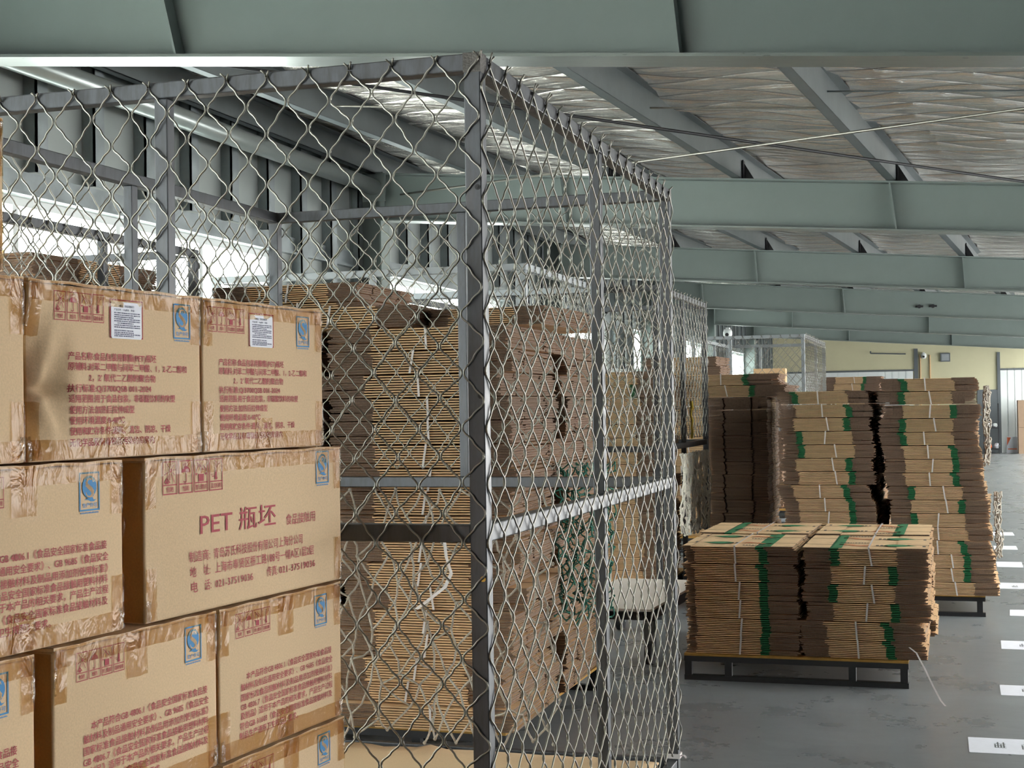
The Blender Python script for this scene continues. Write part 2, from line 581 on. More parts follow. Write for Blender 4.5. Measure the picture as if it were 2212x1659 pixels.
# roof beams --------------------------------------------------------
STIFF = {5.9: [(-3.42, -3.50), (-1.085, -1.12)], 11.9: [(-0.475, -0.52), (-3.2, -3.25)], 17.9: [(-2.39, -2.42), (0.062, 0.04)], 23.9: [(-4.1, -4.12), (-1.79, -1.82)],
         29.9: [(-3.3, -3.3), (-0.6, -0.6), (1.4, 1.4)], 35.9: [(-2.6, -2.6), (-0.2, -0.2)], -0.1: [(-2.5, -2.5)], -6.1: [(-2.5, -2.5)]}
def build_beams():
    names = ['fifth', 'sixth', 'nearest', 'second', 'third', 'fourth', 'fifth', 'sixth']
    for k, Y in enumerate((-6.1, -0.1, 5.9, 11.9, 17.9, 23.9, 29.9, 35.9)):
        lab = '%s grey green steel roof beam from the camera' % names[k] if Y > 0 else 'grey green roof beam overhead, %s the viewer' % ('far behind' if k == 0 else 'just behind')
        rt = thing('roof_beam', lab, 'beam', (0, Y, 0), group='roof beams', kind='structure')
        s = -0.0868 if Y < 6 else -0.0725
        z_r = 2.715
        def bz(x):
            return z_r + s * (x - 0.3)
        xs = [WX + 0.3, -3, -1, 1, 3, 6, RX]
        b = MB()
        for i in range(len(xs) - 1):
            x0, x1 = xs[i], xs[i + 1]
            for y in (-0.004, 0.004):
                b.quad((x0, y, bz(x0)), (x1, y, bz(x1)), (x1, y, roof_z(x1)), (x0, y, roof_z(x0)))
        b.build('web', M['beam'], rt)
        for nm, zf, th, mt in (('bottom_flange', bz, 0.014, 'beam_flange'), ('top_flange', roof_z, -0.014, 'beam')):
            b = MB()
            for i in range(len(xs) - 1):
                x0, x1 = xs[i], xs[i + 1]
                z0, z1 = zf(x0), zf(x1)
                A = [(x0, -0.1, z0), (x1, -0.1, z1), (x1, 0.1, z1), (x0, 0.1, z0)]
                B = [(p[0], p[1], p[2] + th) for p in A]
                b.quad(*A[::-1])
                b.quad(*B)
                b.quad(A[0], A[1], B[1], B[0])
                b.quad(A[3], B[3], B[2], A[2])
            b.build(nm, M[mt], rt)
        for (xb, xt) in STIFF.get(Y, []):
            b = MB()
            for sd in (-1, 1):
                z0, z1 = bz(xb) + 0.014, roof_z(xt) - 0.014
                b.quad((xb - 0.006, 0, z0), (xb - 0.006, sd * 0.09, z0), (xt - 0.006, sd * 0.09, z1), (xt - 0.006, 0, z1))
                b.quad((xb + 0.006, 0, z0), (xt + 0.006, 0, z1), (xt + 0.006, sd * 0.09, z1), (xb + 0.006, sd * 0.09, z0))
                b.quad((xb - 0.006, sd * 0.09, z0), (xb + 0.006, sd * 0.09, z0), (xt + 0.006, sd * 0.09, z1), (xt - 0.006, sd * 0.09, z1))
            b.build('stiffener', M['beam'], rt)
        # column carrying the beam on the window wall
        c = MB()
        c.box(WX + 0.02, WX + 0.034, -0.1, 0.1, 0, roof_z(WX))
        c.box(WX + 0.034, WX + 0.29, -0.005, 0.005, 0, roof_z(WX))
        c.box(WX + 0.29, WX + 0.304, -0.1, 0.1, 0, roof_z(WX) - 0.02)
        c.build('column', M['beam'], rt)
        # purlin cleats on top
build_beams()

# purlins -----------------------------------------------------------
SK = 0.09          # purlins run a little askew to the window wall
PUR = [(-5.05, 0), (-4.057, 0), (-2.89, 0), (-1.766, 0), (-0.535, 0), (0.72, 0), (1.95, 0), (3.2, 0), (4.5, 0), (5.8, 0), (7.2, 0)]
def build_purlins():
    word = ['nearest the window wall', 'second from the window wall', 'third from the window wall', 'fourth from the window wall', 'fifth from the window wall', 'sixth from the window wall',
            'seventh from the window wall', 'eighth from the window wall', 'ninth from the window wall', 'tenth from the window wall', 'eleventh from the window wall']
    for k, (xm, _) in enumerate(PUR):
        ya, yb = -7.9, BY - 0.05
        sk = SK if k else 0.0
        xa, xb = xm + sk * (ya - 11.9), xm + sk * (yb - 11.9)
        lo = WX + 0.1
        if xa < lo:
            ya = 11.9 + (lo - xm) / sk
            xa = lo
        rt = thing('purlin_beam', 'galvanised roof purlin %s' % word[k], 'purlin', (0, 0, 0), group='roof purlins', kind='structure')
        def sect(x, y):
            z = roof_z(x)
            s = 0.078
            return z
        b = MB()
        def slab(dx0, dx1, h0, h1):
            A = [(xa + dx0, ya, roof_z(xa) + h0), (xa + dx1, ya, roof_z(xa) + h0), (xa + dx1, ya, roof_z(xa) + h1), (xa + dx0, ya, roof_z(xa) + h1)]
            B = [(xb + dx0, yb, roof_z(xb) + h0), (xb + dx1, yb, roof_z(xb) + h0), (xb + dx1, yb, roof_z(xb) + h1), (xb + dx0, yb, roof_z(xb) + h1)]
            b.quad(*A)
            b.quad(*B[::-1])
            for i in range(4):
                j = (i + 1) % 4
                b.quad(A[i], B[i], B[j], A[j])
        slab(0.0, 0.07, 0.003, 0.007)       # bottom flange
        slab(0.0, 0.004, 0.003, 0.026)      # lip
        slab(0.066, 0.070, 0.003, 0.20)     # web
        slab(0.066, 0.130, 0.196, 0.20)     # top flange
        b.build('section', M['purlin'], rt)
        c = MB()
        for Y in (5.9, 11.9, 17.9, 23.9, 29.9, 35.9):
            x = xm + sk * (Y - 11.9) + 0.074
            if x < WX + 0.25:
                continue
            z = roof_z(x)
            c.box(x, x + 0.008, Y - 0.05, Y + 0.05, z, z + 0.16)
            c.quad((x + 0.008, Y, z), (x + 0.09, Y, z), (x + 0.008, Y, z + 0.14))
        c.build('cleat', M['dark'], rt)
build_purlins()

def rod(name, label, p, q, r, mt, cat='rod', sag=0.0):
    b = MB()
    p, q = Vector(p), Vector(q)
    n = 16
    b.tube([p.lerp(q, i / n) - Vector((0, 0, sag * 4 * (i / n) * (1 - i / n))) for i in range(n + 1)], r, 8)
    return tag(b.build(name, mt, smooth=True), label, cat)

rod('tie_rod', 'dark bracing rod crossing under the foil from upper left to right', (-4.3, 7.0, roof_z(-4.3) - 0.06), (0.9, 11.8, roof_z(0.9) - 0.05), 0.011, M['dark'])
rod('tie_rod', 'pale bracing rod rising to the right from the second roof beam', (-4.737, 11.88, 3.323), (1.6, 7.35, 2.905), 0.009, M['wire'])
rod('sag_rod', 'thin bright rod between purlins right of the cage corner', (-2.0, 9.3, 3.38), (-0.72, 9.33, 3.29), 0.006, M['wire'])
rod('sag_rod', 'thin dark rod between purlins at the upper right', (-0.75, 8.83, 3.291), (0.5, 8.83, 3.196), 0.006, M['galv'])
rod('sag_rod', 'thin bright rod between purlins near the window wall', (-4.15, 9.22, 3.545), (-3.2, 9.35, 3.475), 0.006, M['wire'])

# round eave tube along the window wall
def eave_tube():
    rt = thing('eave_tube', 'round grey steel tube running along the window wall under the eave', 'pipe', (WX + 0.25, 6.02, 3.37))
    b = MB()
    b.tube([(0, 0, 0.0), (0, 5.755, 0.02)], 0.07, 24)
    b.build('tube', M['tube'], rt, smooth=True)
    b = MB()
    b.box(-0.11, 0.11, 5.755, 5.765, -0.11, 0.13)
    b.build('end_plate', M['beam'], rt)
eave_tube()

# ------------------------------------------------------------------ cartons
FONT_CACHE = {}
def glyphs(body):
    key = body
    if key not in FONT_CACHE:
        c = bpy.data.curves.new('lettering', 'FONT')
        c.body = body
        c.resolution_u = 2
        o = bpy.data.objects.new('lettering', c)
        COL.objects.link(o)
        dg = bpy.context.evaluated_depsgraph_get()
        me = bpy.data.meshes.new_from_object(o.evaluated_get(dg))
        vs = [(v.co.x, v.co.y) for v in me.vertices]
        fs = [tuple(p.vertices) for p in me.polygons]
        bpy.data.objects.remove(o)
        bpy.data.curves.remove(c)
        bpy.data.meshes.remove(me)
        FONT_CACHE[key] = (vs, fs)
    return FONT_CACHE[key]

def text(b, body, u0, u1, v, h, y, bold=0.022):
    """letters filling u0..u1, centred on height v; h = height of a full character"""
    vs, fs = glyphs(body)
    x0, x1 = min(p[0] for p in vs), max(p[0] for p in vs)
    kx = (u1 - u0) / (x1 - x0)
    kz = h / 0.92
    w = bold * h * 0.9
    for q, (su, sv) in enumerate(((0, 0),) if bold < 0.002 else ((-w, 0), (w, 0), (0, w * .7), (0, -w * .7))):     # heavier strokes: struck several times, slightly shifted
        n = len(b.v)
        for (a, c) in vs:
            b.v.append((u0 + (a - x0) * kx + su, y - q * 0.00002, v + (c - 0.38) * kz + sv))
        for f in fs:
            b.f.append(tuple(n + i for i in f))
            b.m.append(b.mi)

def arc(cx, cz, rx, rz, a0, a1, n):
    return [(cx + rx * cos(radians(a0 + (a1 - a0) * i / n)), cz + rz * sin(radians(a0 + (a1 - a0) * i / n))) for i in range(n + 1)]

def symbols(b, u0, v0, W, H, y):
    """four framed handling symbols, the block u0..u0+W wide, v0..v0+H high"""
    g = W * 0.035
    cw = (W - 3 * g) / 4
    lw = W * 0.011
    for k, word in enumerate(('怕晒', '怕雨', '禁止翻滚', '温度极限')):
        x0 = u0 + k * (cw + g)
        x1 = x0 + cw
        b.stroke([(x0, v0), (x1, v0), (x1, v0 + H), (x0, v0 + H)], lw, y, True)
        zb = v0 + H * 0.28
        b.stroke([(x0, zb), (x1, zb)], lw, y)
        cx = (x0 + x1) / 2
        m = cw * (0.26 if k < 2 else 0.08)
        text(b, word, x0 + m, x1 - m, v0 + H * 0.14, H * 0.16, y, 0.02)
        if k == 0:
            sx, sz = x0 + cw * 0.55, v0 + H * 0.73
            b.poly(arc(sx, sz, cw * 0.11, H * 0.07, 0, 360, 14)[:-1], y)
            for i, (a, l) in enumerate(((88, .28), (40, .30), (2, .34), (-32, .34), (-62, .52), (-100, .36), (-128, .46), (-160, .46), (135, .42))):
                dx, dz = cos(radians(a)), sin(radians(a)) * 0.66
                b.stroke([(sx + dx * cw * 0.17, sz + dz * cw * 0.30), (sx + dx * cw * l, sz + dz * cw * l * 1.7)], lw * 0.85, y)
            hx, hz = x0 + cw * 0.30, v0 + H * 0.36
            b.stroke([(hx - cw * 0.17, hz), (hx, hz + H * 0.12), (hx + cw * 0.17, hz)], lw * 1.3, y)
            b.poly([(hx - cw * 0.09, hz - H * 0.045), (hx + cw * 0.09, hz - H * 0.045), (hx + cw * 0.09, hz + H * 0.02), (hx, hz + H * 0.05), (hx - cw * 0.09, hz + H * 0.02)], y)
        elif k == 1:
            uz = v0 + H * 0.64
            b.poly(arc(cx, uz, cw * 0.33, H * 0.19, 0, 180, 14), y)
            b.stroke([(cx, uz + H * 0.17), (cx, uz + H * 0.29)], lw, y)
            b.stroke([(cx + cw * 0.03, uz), (cx + cw * 0.03, v0 + H * 0.37)] + arc(cx - cw * 0.06, v0 + H * 0.37, cw * 0.09, H * 0.04, 0, -170, 6), lw, y)
            for q in range(5):
                xx = cx + cw * (0.12 + 0.05 * (q % 3))
                zz = uz + H * (0.19 + 0.035 * q)
                b.stroke([(xx, zz), (xx + cw * 0.05, zz + H * 0.02)], lw * 0.7, y)
            b.stroke([(cx - cw * 0.16, uz + H * 0.22), (cx - cw * 0.12, uz + H * 0.26)], lw, y)
        elif k == 2:
            b.poly([(cx - cw * 0.2, v0 + H * 0.32), (cx + cw * 0.2, v0 + H * 0.32), (cx + cw * 0.2, v0 + H * 0.55), (cx - cw * 0.2, v0 + H * 0.55)], y)
            b.stroke([(cx, v0 + H * 0.58), (cx, v0 + H * 0.9)], lw * 0.9, y)
            b.stroke([(cx - cw * 0.3, v0 + H * 0.92), (cx + cw * 0.16, v0 + H * 0.68)], lw * 1.1, y)
            for sg in (-1, 1):
                pts = [(cx + sg * (p[0] - cx), p[1]) for p in arc(cx, v0 + H * 0.60, cw * 0.36, H * 0.24, 62, 4, 9)]
                for i in range(0, 8, 3):
                    b.stroke(pts[i:i + 3], lw, y)
                tx = cx + sg * cw * 0.36
                b.poly([(tx - cw * 0.09, v0 + H * 0.58), (tx, v0 + H * 0.5), (tx + cw * 0.09, v0 + H * 0.58)], y)
        else:
            b.stroke([(cx - cw * 0.05, v0 + H * 0.42), (cx - cw * 0.05, v0 + H * 0.92), (cx + cw * 0.05, v0 + H * 0.92), (cx + cw * 0.05, v0 + H * 0.42)], lw * 0.7, y)
            b.poly([(cx - cw * 0.05, v0 + H * 0.42), (cx + cw * 0.05, v0 + H * 0.42), (cx + cw * 0.04, v0 + H * 0.64), (cx - cw * 0.04, v0 + H * 0.64)], y)
            b.poly(arc(cx, v0 + H * 0.38, cw * 0.11, H * 0.055, 0, 360, 12)[:-1], y)
            b.stroke([(cx + cw * 0.04, v0 + H * 0.70), (cx + cw * 0.2, v0 + H * 0.85), (cx + cw * 0.32, v0 + H * 0.85)], lw * 0.7, y)
            text(b, '40℃', cx + cw * 0.18, cx + cw * 0.42, v0 + H * 0.91, H * 0.055, y, 0.02)
            b.stroke([(cx - cw * 0.04, v0 + H * 0.52), (cx - cw * 0.14, v0 + H * 0.44), (cx - cw * 0.3, v0 + H * 0.44)], lw * 0.7, y)
            text(b, '0℃', cx - cw * 0.42, cx - cw * 0.18, v0 + H * 0.50, H * 0.055, y, 0.02)

def quality_mark(b, u0, v0, W, H, y):
    """framed oval mark with an S in it; slot 0 blue, slot 1 board"""
    lw = W * 0.055
    b.mi = 0
    b.stroke([(u0 + lw / 2, v0 + lw / 2), (u0 + W - lw / 2, v0 + lw / 2), (u0 + W - lw / 2, v0 + H - lw / 2), (u0 + lw / 2, v0 + H - lw / 2)], lw, y, True)
    cx, cz = u0 + W * 0.5, v0 + H * 0.62
    rx, rz = W * 0.35, H * 0.29
    b.poly(arc(cx, cz, rx, rz, 0, 360, 28)[:-1], y)
    # tail
    b.poly([(cx - W * 0.28, v0 + H * 0.285), (cx - W * 0.1, v0 + H * 0.32), (cx - W * 0.12, v0 + H * 0.36), (cx + W * 0.14, v0 + H * 0.36), (cx + W * 0.2, v0 + H * 0.28),
            (cx + W * 0.34, v0 + H * 0.29), (cx + W * 0.2, v0 + H * 0.235), (cx + W * 0.05, v0 + H * 0.24), (cx - W * 0.08, v0 + H * 0.285)], y)
    text(b, '生产许可', u0 + W * 0.15, u0 + W * 0.87, v0 + H * 0.15, H * 0.11, y, 0.03)
    n = 16
    for i in range(n):          # the tiny serial line below the frame
        x = u0 + W * (0.05 + 0.9 * i / n)
        b.poly([(x, v0 - H * 0.07), (x + W * 0.04, v0 - H * 0.07), (x + W * 0.04, v0 - H * (0.03 if i % 3 else 0.045)), (x, v0 - H * 0.03)], y)
    b.mi = 1
    pts = [(cx + rx * a, cz + rz * c) for a, c in ((0.50, 0.42), (0.42, 0.60), (0.22, 0.71), (-0.05, 0.70), (-0.30, 0.58), (-0.42, 0.36), (-0.36, 0.16), (-0.10, -0.02), (0.18, -0.2), (0.40, -0.42), (0.44, -0.62),
                                                 (0.28, -0.82), (0.02, -0.88), (-0.26, -0.84), (-0.46, -0.66), (-0.50, -0.5))]
    wd = (0.4, 0.5, 0.6, 0.8, 1.2, 1.7, 2.1, 2.3, 2.3, 1.9, 1.5, 1.0, 0.7, 0.6, 0.5)
    for i in range(len(pts) - 1):
        b.stroke(pts[i:i + 2], W * 0.062 * wd[i], y - 0.0003)
    b.mi = 0

TXT_A = [('产品名称:食品包装用聚酯(PET)瓶坯', .053, .284, .1705), ('原辅料:对苯二甲酸与间苯二甲酸、1，2-乙二醇和', .053, .374, .1535), ('2，2’ 氧代二乙醇的聚合物', .102, .281, .1355),
         ('执行标准:Q/3700QSB 001-2024', .053, .269, .1175), ('适用范围:用于食品包装，非碳酸饮料的吹塑', .054, .338, .1005), ('使用方法:加热后拉伸成型', .055, .221, .082),
         ('使用环境温度:0-40℃', .055, .195, .0645), ('使用和贮存条件:通风、清洁、阴凉、干燥', .055, .324, .047), ('无化学品及有毒物品污染的库房内', .054, .276, .0285)]
TXT_B = [('本产品符合GB 4806.1《食品安全国家标准食品接', .091, .420, .150), ('触材料及制品通用安全要求》、GB 9685《食品安全', .072, .424, .1305), ('国家标准食品接触材料及制品用添加剂使用标准》', .072, .423, .111),
         ('GB 4806.7《食品安全国家标准食品接触用塑料材料', .071, .422, .093), ('及制品》适用于本产品的相关要求，产品生产过程', .070, .423, .0755), ('符合GB 31603《食品安全国家标准食品接触材料及', .068, .421, .0565),
         ('制品生产通用卫生规范》要求。', .066, .280, .038)]
TXT_P = [('PET 瓶坯', .166, .426, .162, .044, .008), ('食品接触用', .465, .581, .147, .022, 0.0), ('制造商:', .130, .196, .104, .020, .004), ('青岛苏氏科技股份有限公司上海分公司', .208, .529, .1035, .020, .004),
         ('地', .132, .152, .076, .020, .004), ('址:', .175, .196, .076, .020, .004), ('上海市奉贤区振工路188号一幢A区1层2层', .212, .574, .076, .020, .004),
         ('电', .136, .156, .048, .020, .004), ('话:', .178, .199, .048, .020, .004), ('021-37519036', .212, .341, .0465, .018, .004), ('传真:', .391, .431, .049, .020, .004), ('021-37519036', .437, .579, .048, .018, .004)]
MARKS = {}
def marks_for(kind):
    """meshes of the printing on the front of one kind of carton (origin: lower left corner of the front)"""
    if kind in MARKS:
        return MARKS[kind]
    e = -0.0012
    t = MB()
    if kind == 'A':
        for s, a, c, v in TXT_A:
            text(t, s, a, c, v, 0.0132, e)
    elif kind == 'B':
        for s, a, c, v in TXT_B:
            text(t, s, a, c, v, 0.0142, e, 0.014)
    else:
        for s, a, c, v, h, bd in TXT_P:
            text(t, s, a, c, v, h, e, bd)
    s = MB()
    q = MB()
    if kind == 'P':
        symbols(s, .054, .223, .185, .058, e)
        quality_mark(q, .587, .214, .054, .069, e)
    else:
        symbols(s, .019 if kind == 'A' else .056, .228, .122, .046, e)
        quality_mark(q, .336 if kind == 'A' else .352, .209, .051, .064, e)
    k = None
    if kind == 'A':
        k = (MB(), MB())
        k[0].mi = 1     # red printed frame
        k[0].stroke([(.158, .205), (.246, .205), (.246, .269), (.158, .269)], .0022, e, True)
        k[0].mi = 0
        x0, x1, z0, z1, r = .160, .243, .203, .266, .004
        pts = arc(x1 - r, z1 - r, r, r, 0, 90, 4) + arc(x0 + r, z1 - r, r, r, 90, 180, 4) + arc(x0 + r, z0 + r, r, r, 180, 270, 4) + arc(x1 - r, z0 + r, r, r, 270, 360, 4)
        k[0].poly(pts, e - 0.0004)
        text(k[1], '合格证（食品接触用）', .178, .222, .259, .0042, e - 0.0008, 0.01)
        text(k[1], '产品名称：118g瓶坯', .168, .208, .2525, .0036, e - 0.0008, 0.01)
        text(k[1], '数量：', .213, .224, .2525, .0036, e - 0.0008, 0.01)
        rnd = random.Random(9)
        for row, z in enumerate((.247, .2435, .240, .2365, .233, .2295, .226, .2225, .217, .2135, .2105, .2075)):
            x = .168 if row != 5 else .176
            end = .238 if row not in (2, 5, 8, 9, 11) else .220
            while x < end:
                l = rnd.uniform(.0014, .0042)
                k[1].poly([(x, z - .0009), (min(x + l, end), z - .0009), (min(x + l, end), z + .0009), (x, z + .0009)], e - 0.0008)
                x += l + rnd.uniform(.0005, .0016)
    MARKS[kind] = (t, s, q, k)
    return MARKS[kind]

def shift(mb, du, dv, dy=0.0, fn=None):
    n = MB()
    n.v = [(x + du, y + dy, z + dv) for x, y, z in mb.v]
    if fn:
        n.v = [fn(p) for p in n.v]
    n.f, n.m = mb.f, mb.m
    return n

def carton_body(L, D, H, seed, dent=False):
    """soft edged board box, front at y=-D/2, origin at the centre of its base"""
    rnd = random.Random(seed)
    bm = bmesh.new()
    bmesh.ops.create_cube(bm, size=1.0)
    for v in bm.verts:
        v.co = Vector((v.co.x * L, v.co.y * D, (v.co.z + 0.5) * H))
    bmesh.ops.bevel(bm, geom=[e for e in bm.edges], offset=0.006, segments=3, profile=0.6, affect='EDGES')
    if dent:
        bmesh.ops.subdivide_edges(bm, edges=[e for e in bm.edges if e.calc_length() > 0.05], cuts=30, use_grid_fill=True)
        for v in bm.verts:
            v.co = Vector(crush(v.co, L, D, H))
    me = bpy.data.meshes.new('carton_body')
    bm.to_mesh(me)
    bm.free()
    me.polygons.foreach_set('use_smooth', [True] * len(me.polygons))
    me.materials.append(M['kraft'])
    return me

def crush(p, L, D, H):
    """the buckled left corner of the carton in the top row"""
    x, y, z = p
    u = x + L / 2
    if u < 0.105 and y < 0:
        zz = z / H
        crease = 0.105 * (0.35 + 0.65 * min(1, abs(zz - 0.42) / 0.5))
        d = max(0.0, (0.105 - u) / 0.105)
        k = max(0.0, 1 - abs(zz - 0.45) / 0.45)
        ridge = max(0.0, 1 - abs(u - crease * 0.75) / 0.022)
        y2 = y + k * d * 0.050 - ridge * k * 0.016
        x2 = x + k * d * 0.020
        fold = max(0.0, 1 - abs(zz - 0.40) / 0.035) * d
        y2 += fold * 0.034
        return (x2, y2, z)
    return (x, y, z)

ANG = math.atan2(0.99582, 0.09137)
QX, QY = -1.39317, 1.92036
DV = (0.09137, 0.99582)
CN = (-0.99582, 0.09137)      # inward, away from the aisle side
def carton(label, s0, s1, D, z, kind, cap, H=0.285, ushift=0.0, dent=False, seed=0, tilt=0.0, tabs=True, inset=0.0, gloss=True):
    L = s1 - s0
    sm = (s0 + s1) / 2
    cx = QX + DV[0] * sm + CN[0] * (D / 2 + inset)
    cy = QY + DV[1] * sm + CN[1] * (D / 2 + inset)
    rt = thing('carton', label, 'carton', (cx, cy, z), ANG, 'printed cartons in the stacked wall')
    rt.rotation_euler = (0, tilt, ANG)
    o = bpy.data.objects.new('box_body', carton_body(L, D, H, seed, dent))
    COL.objects.link(o)
    o.parent = rt
    fn = (lambda p: crush(p, L, D, H)) if dent else None
    rnd = random.Random(seed + 77)
    # closing flaps lying on top, their edges showing as a thin lip
    for sg in (-1, 1):
        f = MB()
        n = 14
        yo, yi = sg * (D / 2 + 0.001), sg * 0.002
        for i in range(n):
            xa, xb = -L / 2 + 0.002 + (L - 0.004) * i / n, -L / 2 + 0.002 + (L - 0.004) * (i + 1) / n
            la = 0.0012 * sin(i * 1.7 + seed)
            lb = 0.0012 * sin((i + 1) * 1.7 + seed)
            ys = (min(yo, yi), max(yo, yi))
            oa, ob = (la, 0) if sg < 0 else (0, la)
            pa, pb = (lb, 0) if sg < 0 else (0, lb)
            f.quad((xa, ys[0], H + oa + .0005), (xb, ys[0], H + pa + .0005), (xb, ys[0], H + .0052 + pa), (xa, ys[0], H + .0052 + oa))
            f.quad((xa, ys[0], H + .0052 + oa), (xb, ys[0], H + .0052 + pa), (xb, ys[1], H + .0052 + pb), (xa, ys[1], H + .0052 + ob))
            f.quad((xa, ys[1], H + .0005 + ob), (xa, ys[1], H + .0052 + ob), (xb, ys[1], H + .0052 + pb), (xb, ys[1], H + .0005 + pb))
        f.quad((-L / 2 + .002, min(yo, yi), H), (-L / 2 + .002, min(yo, yi), H + .005), (-L / 2 + .002, max(yo, yi), H + .005), (-L / 2 + .002, max(yo, yi), H))
        f.quad((L / 2 - .002, min(yo, yi), H), (L / 2 - .002, max(yo, yi), H), (L / 2 - .002, max(yo, yi), H + .005), (L / 2 - .002, min(yo, yi), H + .005))
        f.build('flap', M['kraft'], rt)
    t, s, q, k = marks_for(kind)
    du = -L / 2 + ushift
    shift(t, du, 0, -D / 2, fn).build('printed_text', M['red'], rt)
    shift(s, du, 0, -D / 2, fn).build('handling_symbols', M['red'], rt)
    shift(q, du, 0, -D / 2, fn).build('quality_mark', [M['blue'], M['kraft']], rt)
    if k:
        st = shift(k[0], du, 0, -D / 2, fn).build('label_sticker', [M['paper'], M['red']], rt)
        st['label'] = 'white sticker with small print in a red frame'
        shift(k[1], du, 0, -D / 2, fn).build('sticker_print', M['ink'], st)
    # tape: strips folded over the long edges, corner strips and short tabs
    yf = -D / 2 - 0.0006
    def strip(x0, x1, z0, z1, nx, nz, wr, mt='tape', name='tape', side=None):
        b = MB()
        for j in range(nz + 1):
            for i in range(nx + 1):
                x, zz = x0 + (x1 - x0) * i / nx, z0 + (z1 - z0) * j / nz
                jz = rnd.uniform(-1, 1) * wr * 1.2 if j in (0, nz) and 0 < z0 and zz > 0.02 and zz < H - 0.01 else 0
                p = (x, yf - abs(rnd.gauss(0, wr)) - 0.0003, min(max(zz + jz, 0.001), H + 0.005))
                if fn:
                    p = fn(p)
                if side is not None:
                    p = (side * (L / 2 + 0.0009 + abs(rnd.gauss(0, wr))), x, p[2])
                b.v.append(p)
        for j in range(nz):
            for i in range(nx):
                a = j * (nx + 1) + i
                b.f.append((a, a + 1, a + nx + 2, a + nx + 1))
                b.m.append(0)
        b.build(name, M[mt], rt, smooth=True)
    nn = int(L / 0.02)
    strip(-L / 2 + .004, L / 2 - .004, H - .028, H + .004, nn, 3, 0.0007)
    if kind != 'P':
        strip(-L / 2 + .004, L / 2 - .004, 0.002, .034, nn, 3, 0.0007)
        mid = rnd.uniform(-0.02, 0.03)
        if tabs:
            if kind == 'B':
                strip(mid - .028, mid + .030, H - .075, H + .003, 6, 6, 0.0006)
            strip(mid - .034, mid + .026, .003, .062, 6, 5, 0.0006)
    for sg in (-1, 1):
        xe = sg * (L / 2 - .002)
        xi = xe - sg * .030
        a, c = min(xe, xi), max(xe, xi)
        strip(a, c, H - .085, H + .002, 4, 7, 0.0009)
        strip(a, c, .003, .095, 4, 7, 0.0009)
        if gloss:
            strip(xe - .006 if sg > 0 else xe, xe if sg > 0 else xe + .006, H - .07, H, 2, 10, 0.0012, 'film', 'shiny_tape_end')
            strip(xe - .012 if sg > 0 else xe, xe if sg > 0 else xe + .012, .002, .04, 3, 8, 0.0016, 'film', 'shiny_tape_end')
        strip(-D / 2 + .002, -D / 2 + .05, .003, H - .003, 4, 8, 0.0006, side=sg)
    return rt

ROW = [1.327, 1.033, 0.738, 0.443, 0.150]
carton('plain carton end at the far left, standing above the top row', -.52, -.055, .70, 1.621, 'B', 0, H=0.232, seed=1)
carton('leftmost carton in the top row, only its right strip showing', -.478, -.012, .70, ROW[0], 'A', 0, seed=2)
carton('top row carton with buckled left corner and slanted white sticker', -.005, .457, .70, ROW[0], 'A', 0, ushift=.042, dent=True, seed=3)
carton('top row carton at the right end with white sticker and red product text', .462, .905, .70, ROW[0], 'A', 0, seed=4)
carton('second row carton left of the one printed PET, compliance text cut by frame', -.240, .225, .70, ROW[1], 'B', 0, seed=5)
carton('big carton printed PET in large red letters, second row at the right', .283, .977, .46, ROW[1], 'P', 0, seed=6, tabs=False)
carton('third row carton at the left edge showing only its blue mark', -.458, .004, .70, ROW[2], 'B', 0, seed=7)
carton('third row carton in the middle, below the two second row cartons', .045, .498, .70, ROW[2], 'B', 0, seed=8)
carton('third row carton at the right end under the big PET carton', .505, .970, .70, ROW[2], 'B', 0, seed=9)
carton('bottom corner carton below the third row, blue mark at its upper right', .512, .980, .70, ROW[3], 'B', 0, seed=10)
carton('fourth row carton hidden mostly below the frame, left of the corner carton', .045, .505, .70, ROW[3], 'B', 0, seed=11)
carton('fourth row carton below the left edge carton of the third row', -.43, .035, .70, ROW[3], 'B', 0, seed=12)
for k, (a, c) in enumerate(((-.44, .02), (.03, .49), (.50, .965))):
    carton('bottom row carton on the pallet, %s from the left, below the picture' % ('first', 'second', 'third')[k], a, c, .70, ROW[4], 'B', 0, seed=13 + k)
def wood_pallet():
    rt = thing('pallet', 'dark steel pallet under the wall of printed cartons', 'pallet', (QX + DV[0] * .27 + CN[0] * .36, QY + DV[1] * .27 + CN[1] * .36, 0), ANG)
    b = MB()
    b.box(-.74, .74, -.36, .36, .132, .149)
    b.build('deck', M['ply'], rt)
    for x in (-.7, -.02, .66):
        b = MB()
        b.box(x, x + .04, -.35, .35, 0, .03)
        b.build('runner', M['dark'], rt)
        for y in (-.34, 0, .30):
            b = MB()
            b.box(x, x + .04, y, y + .04, .03, .132)
            b.build('leg', M['dark'], rt)
wood_pallet()

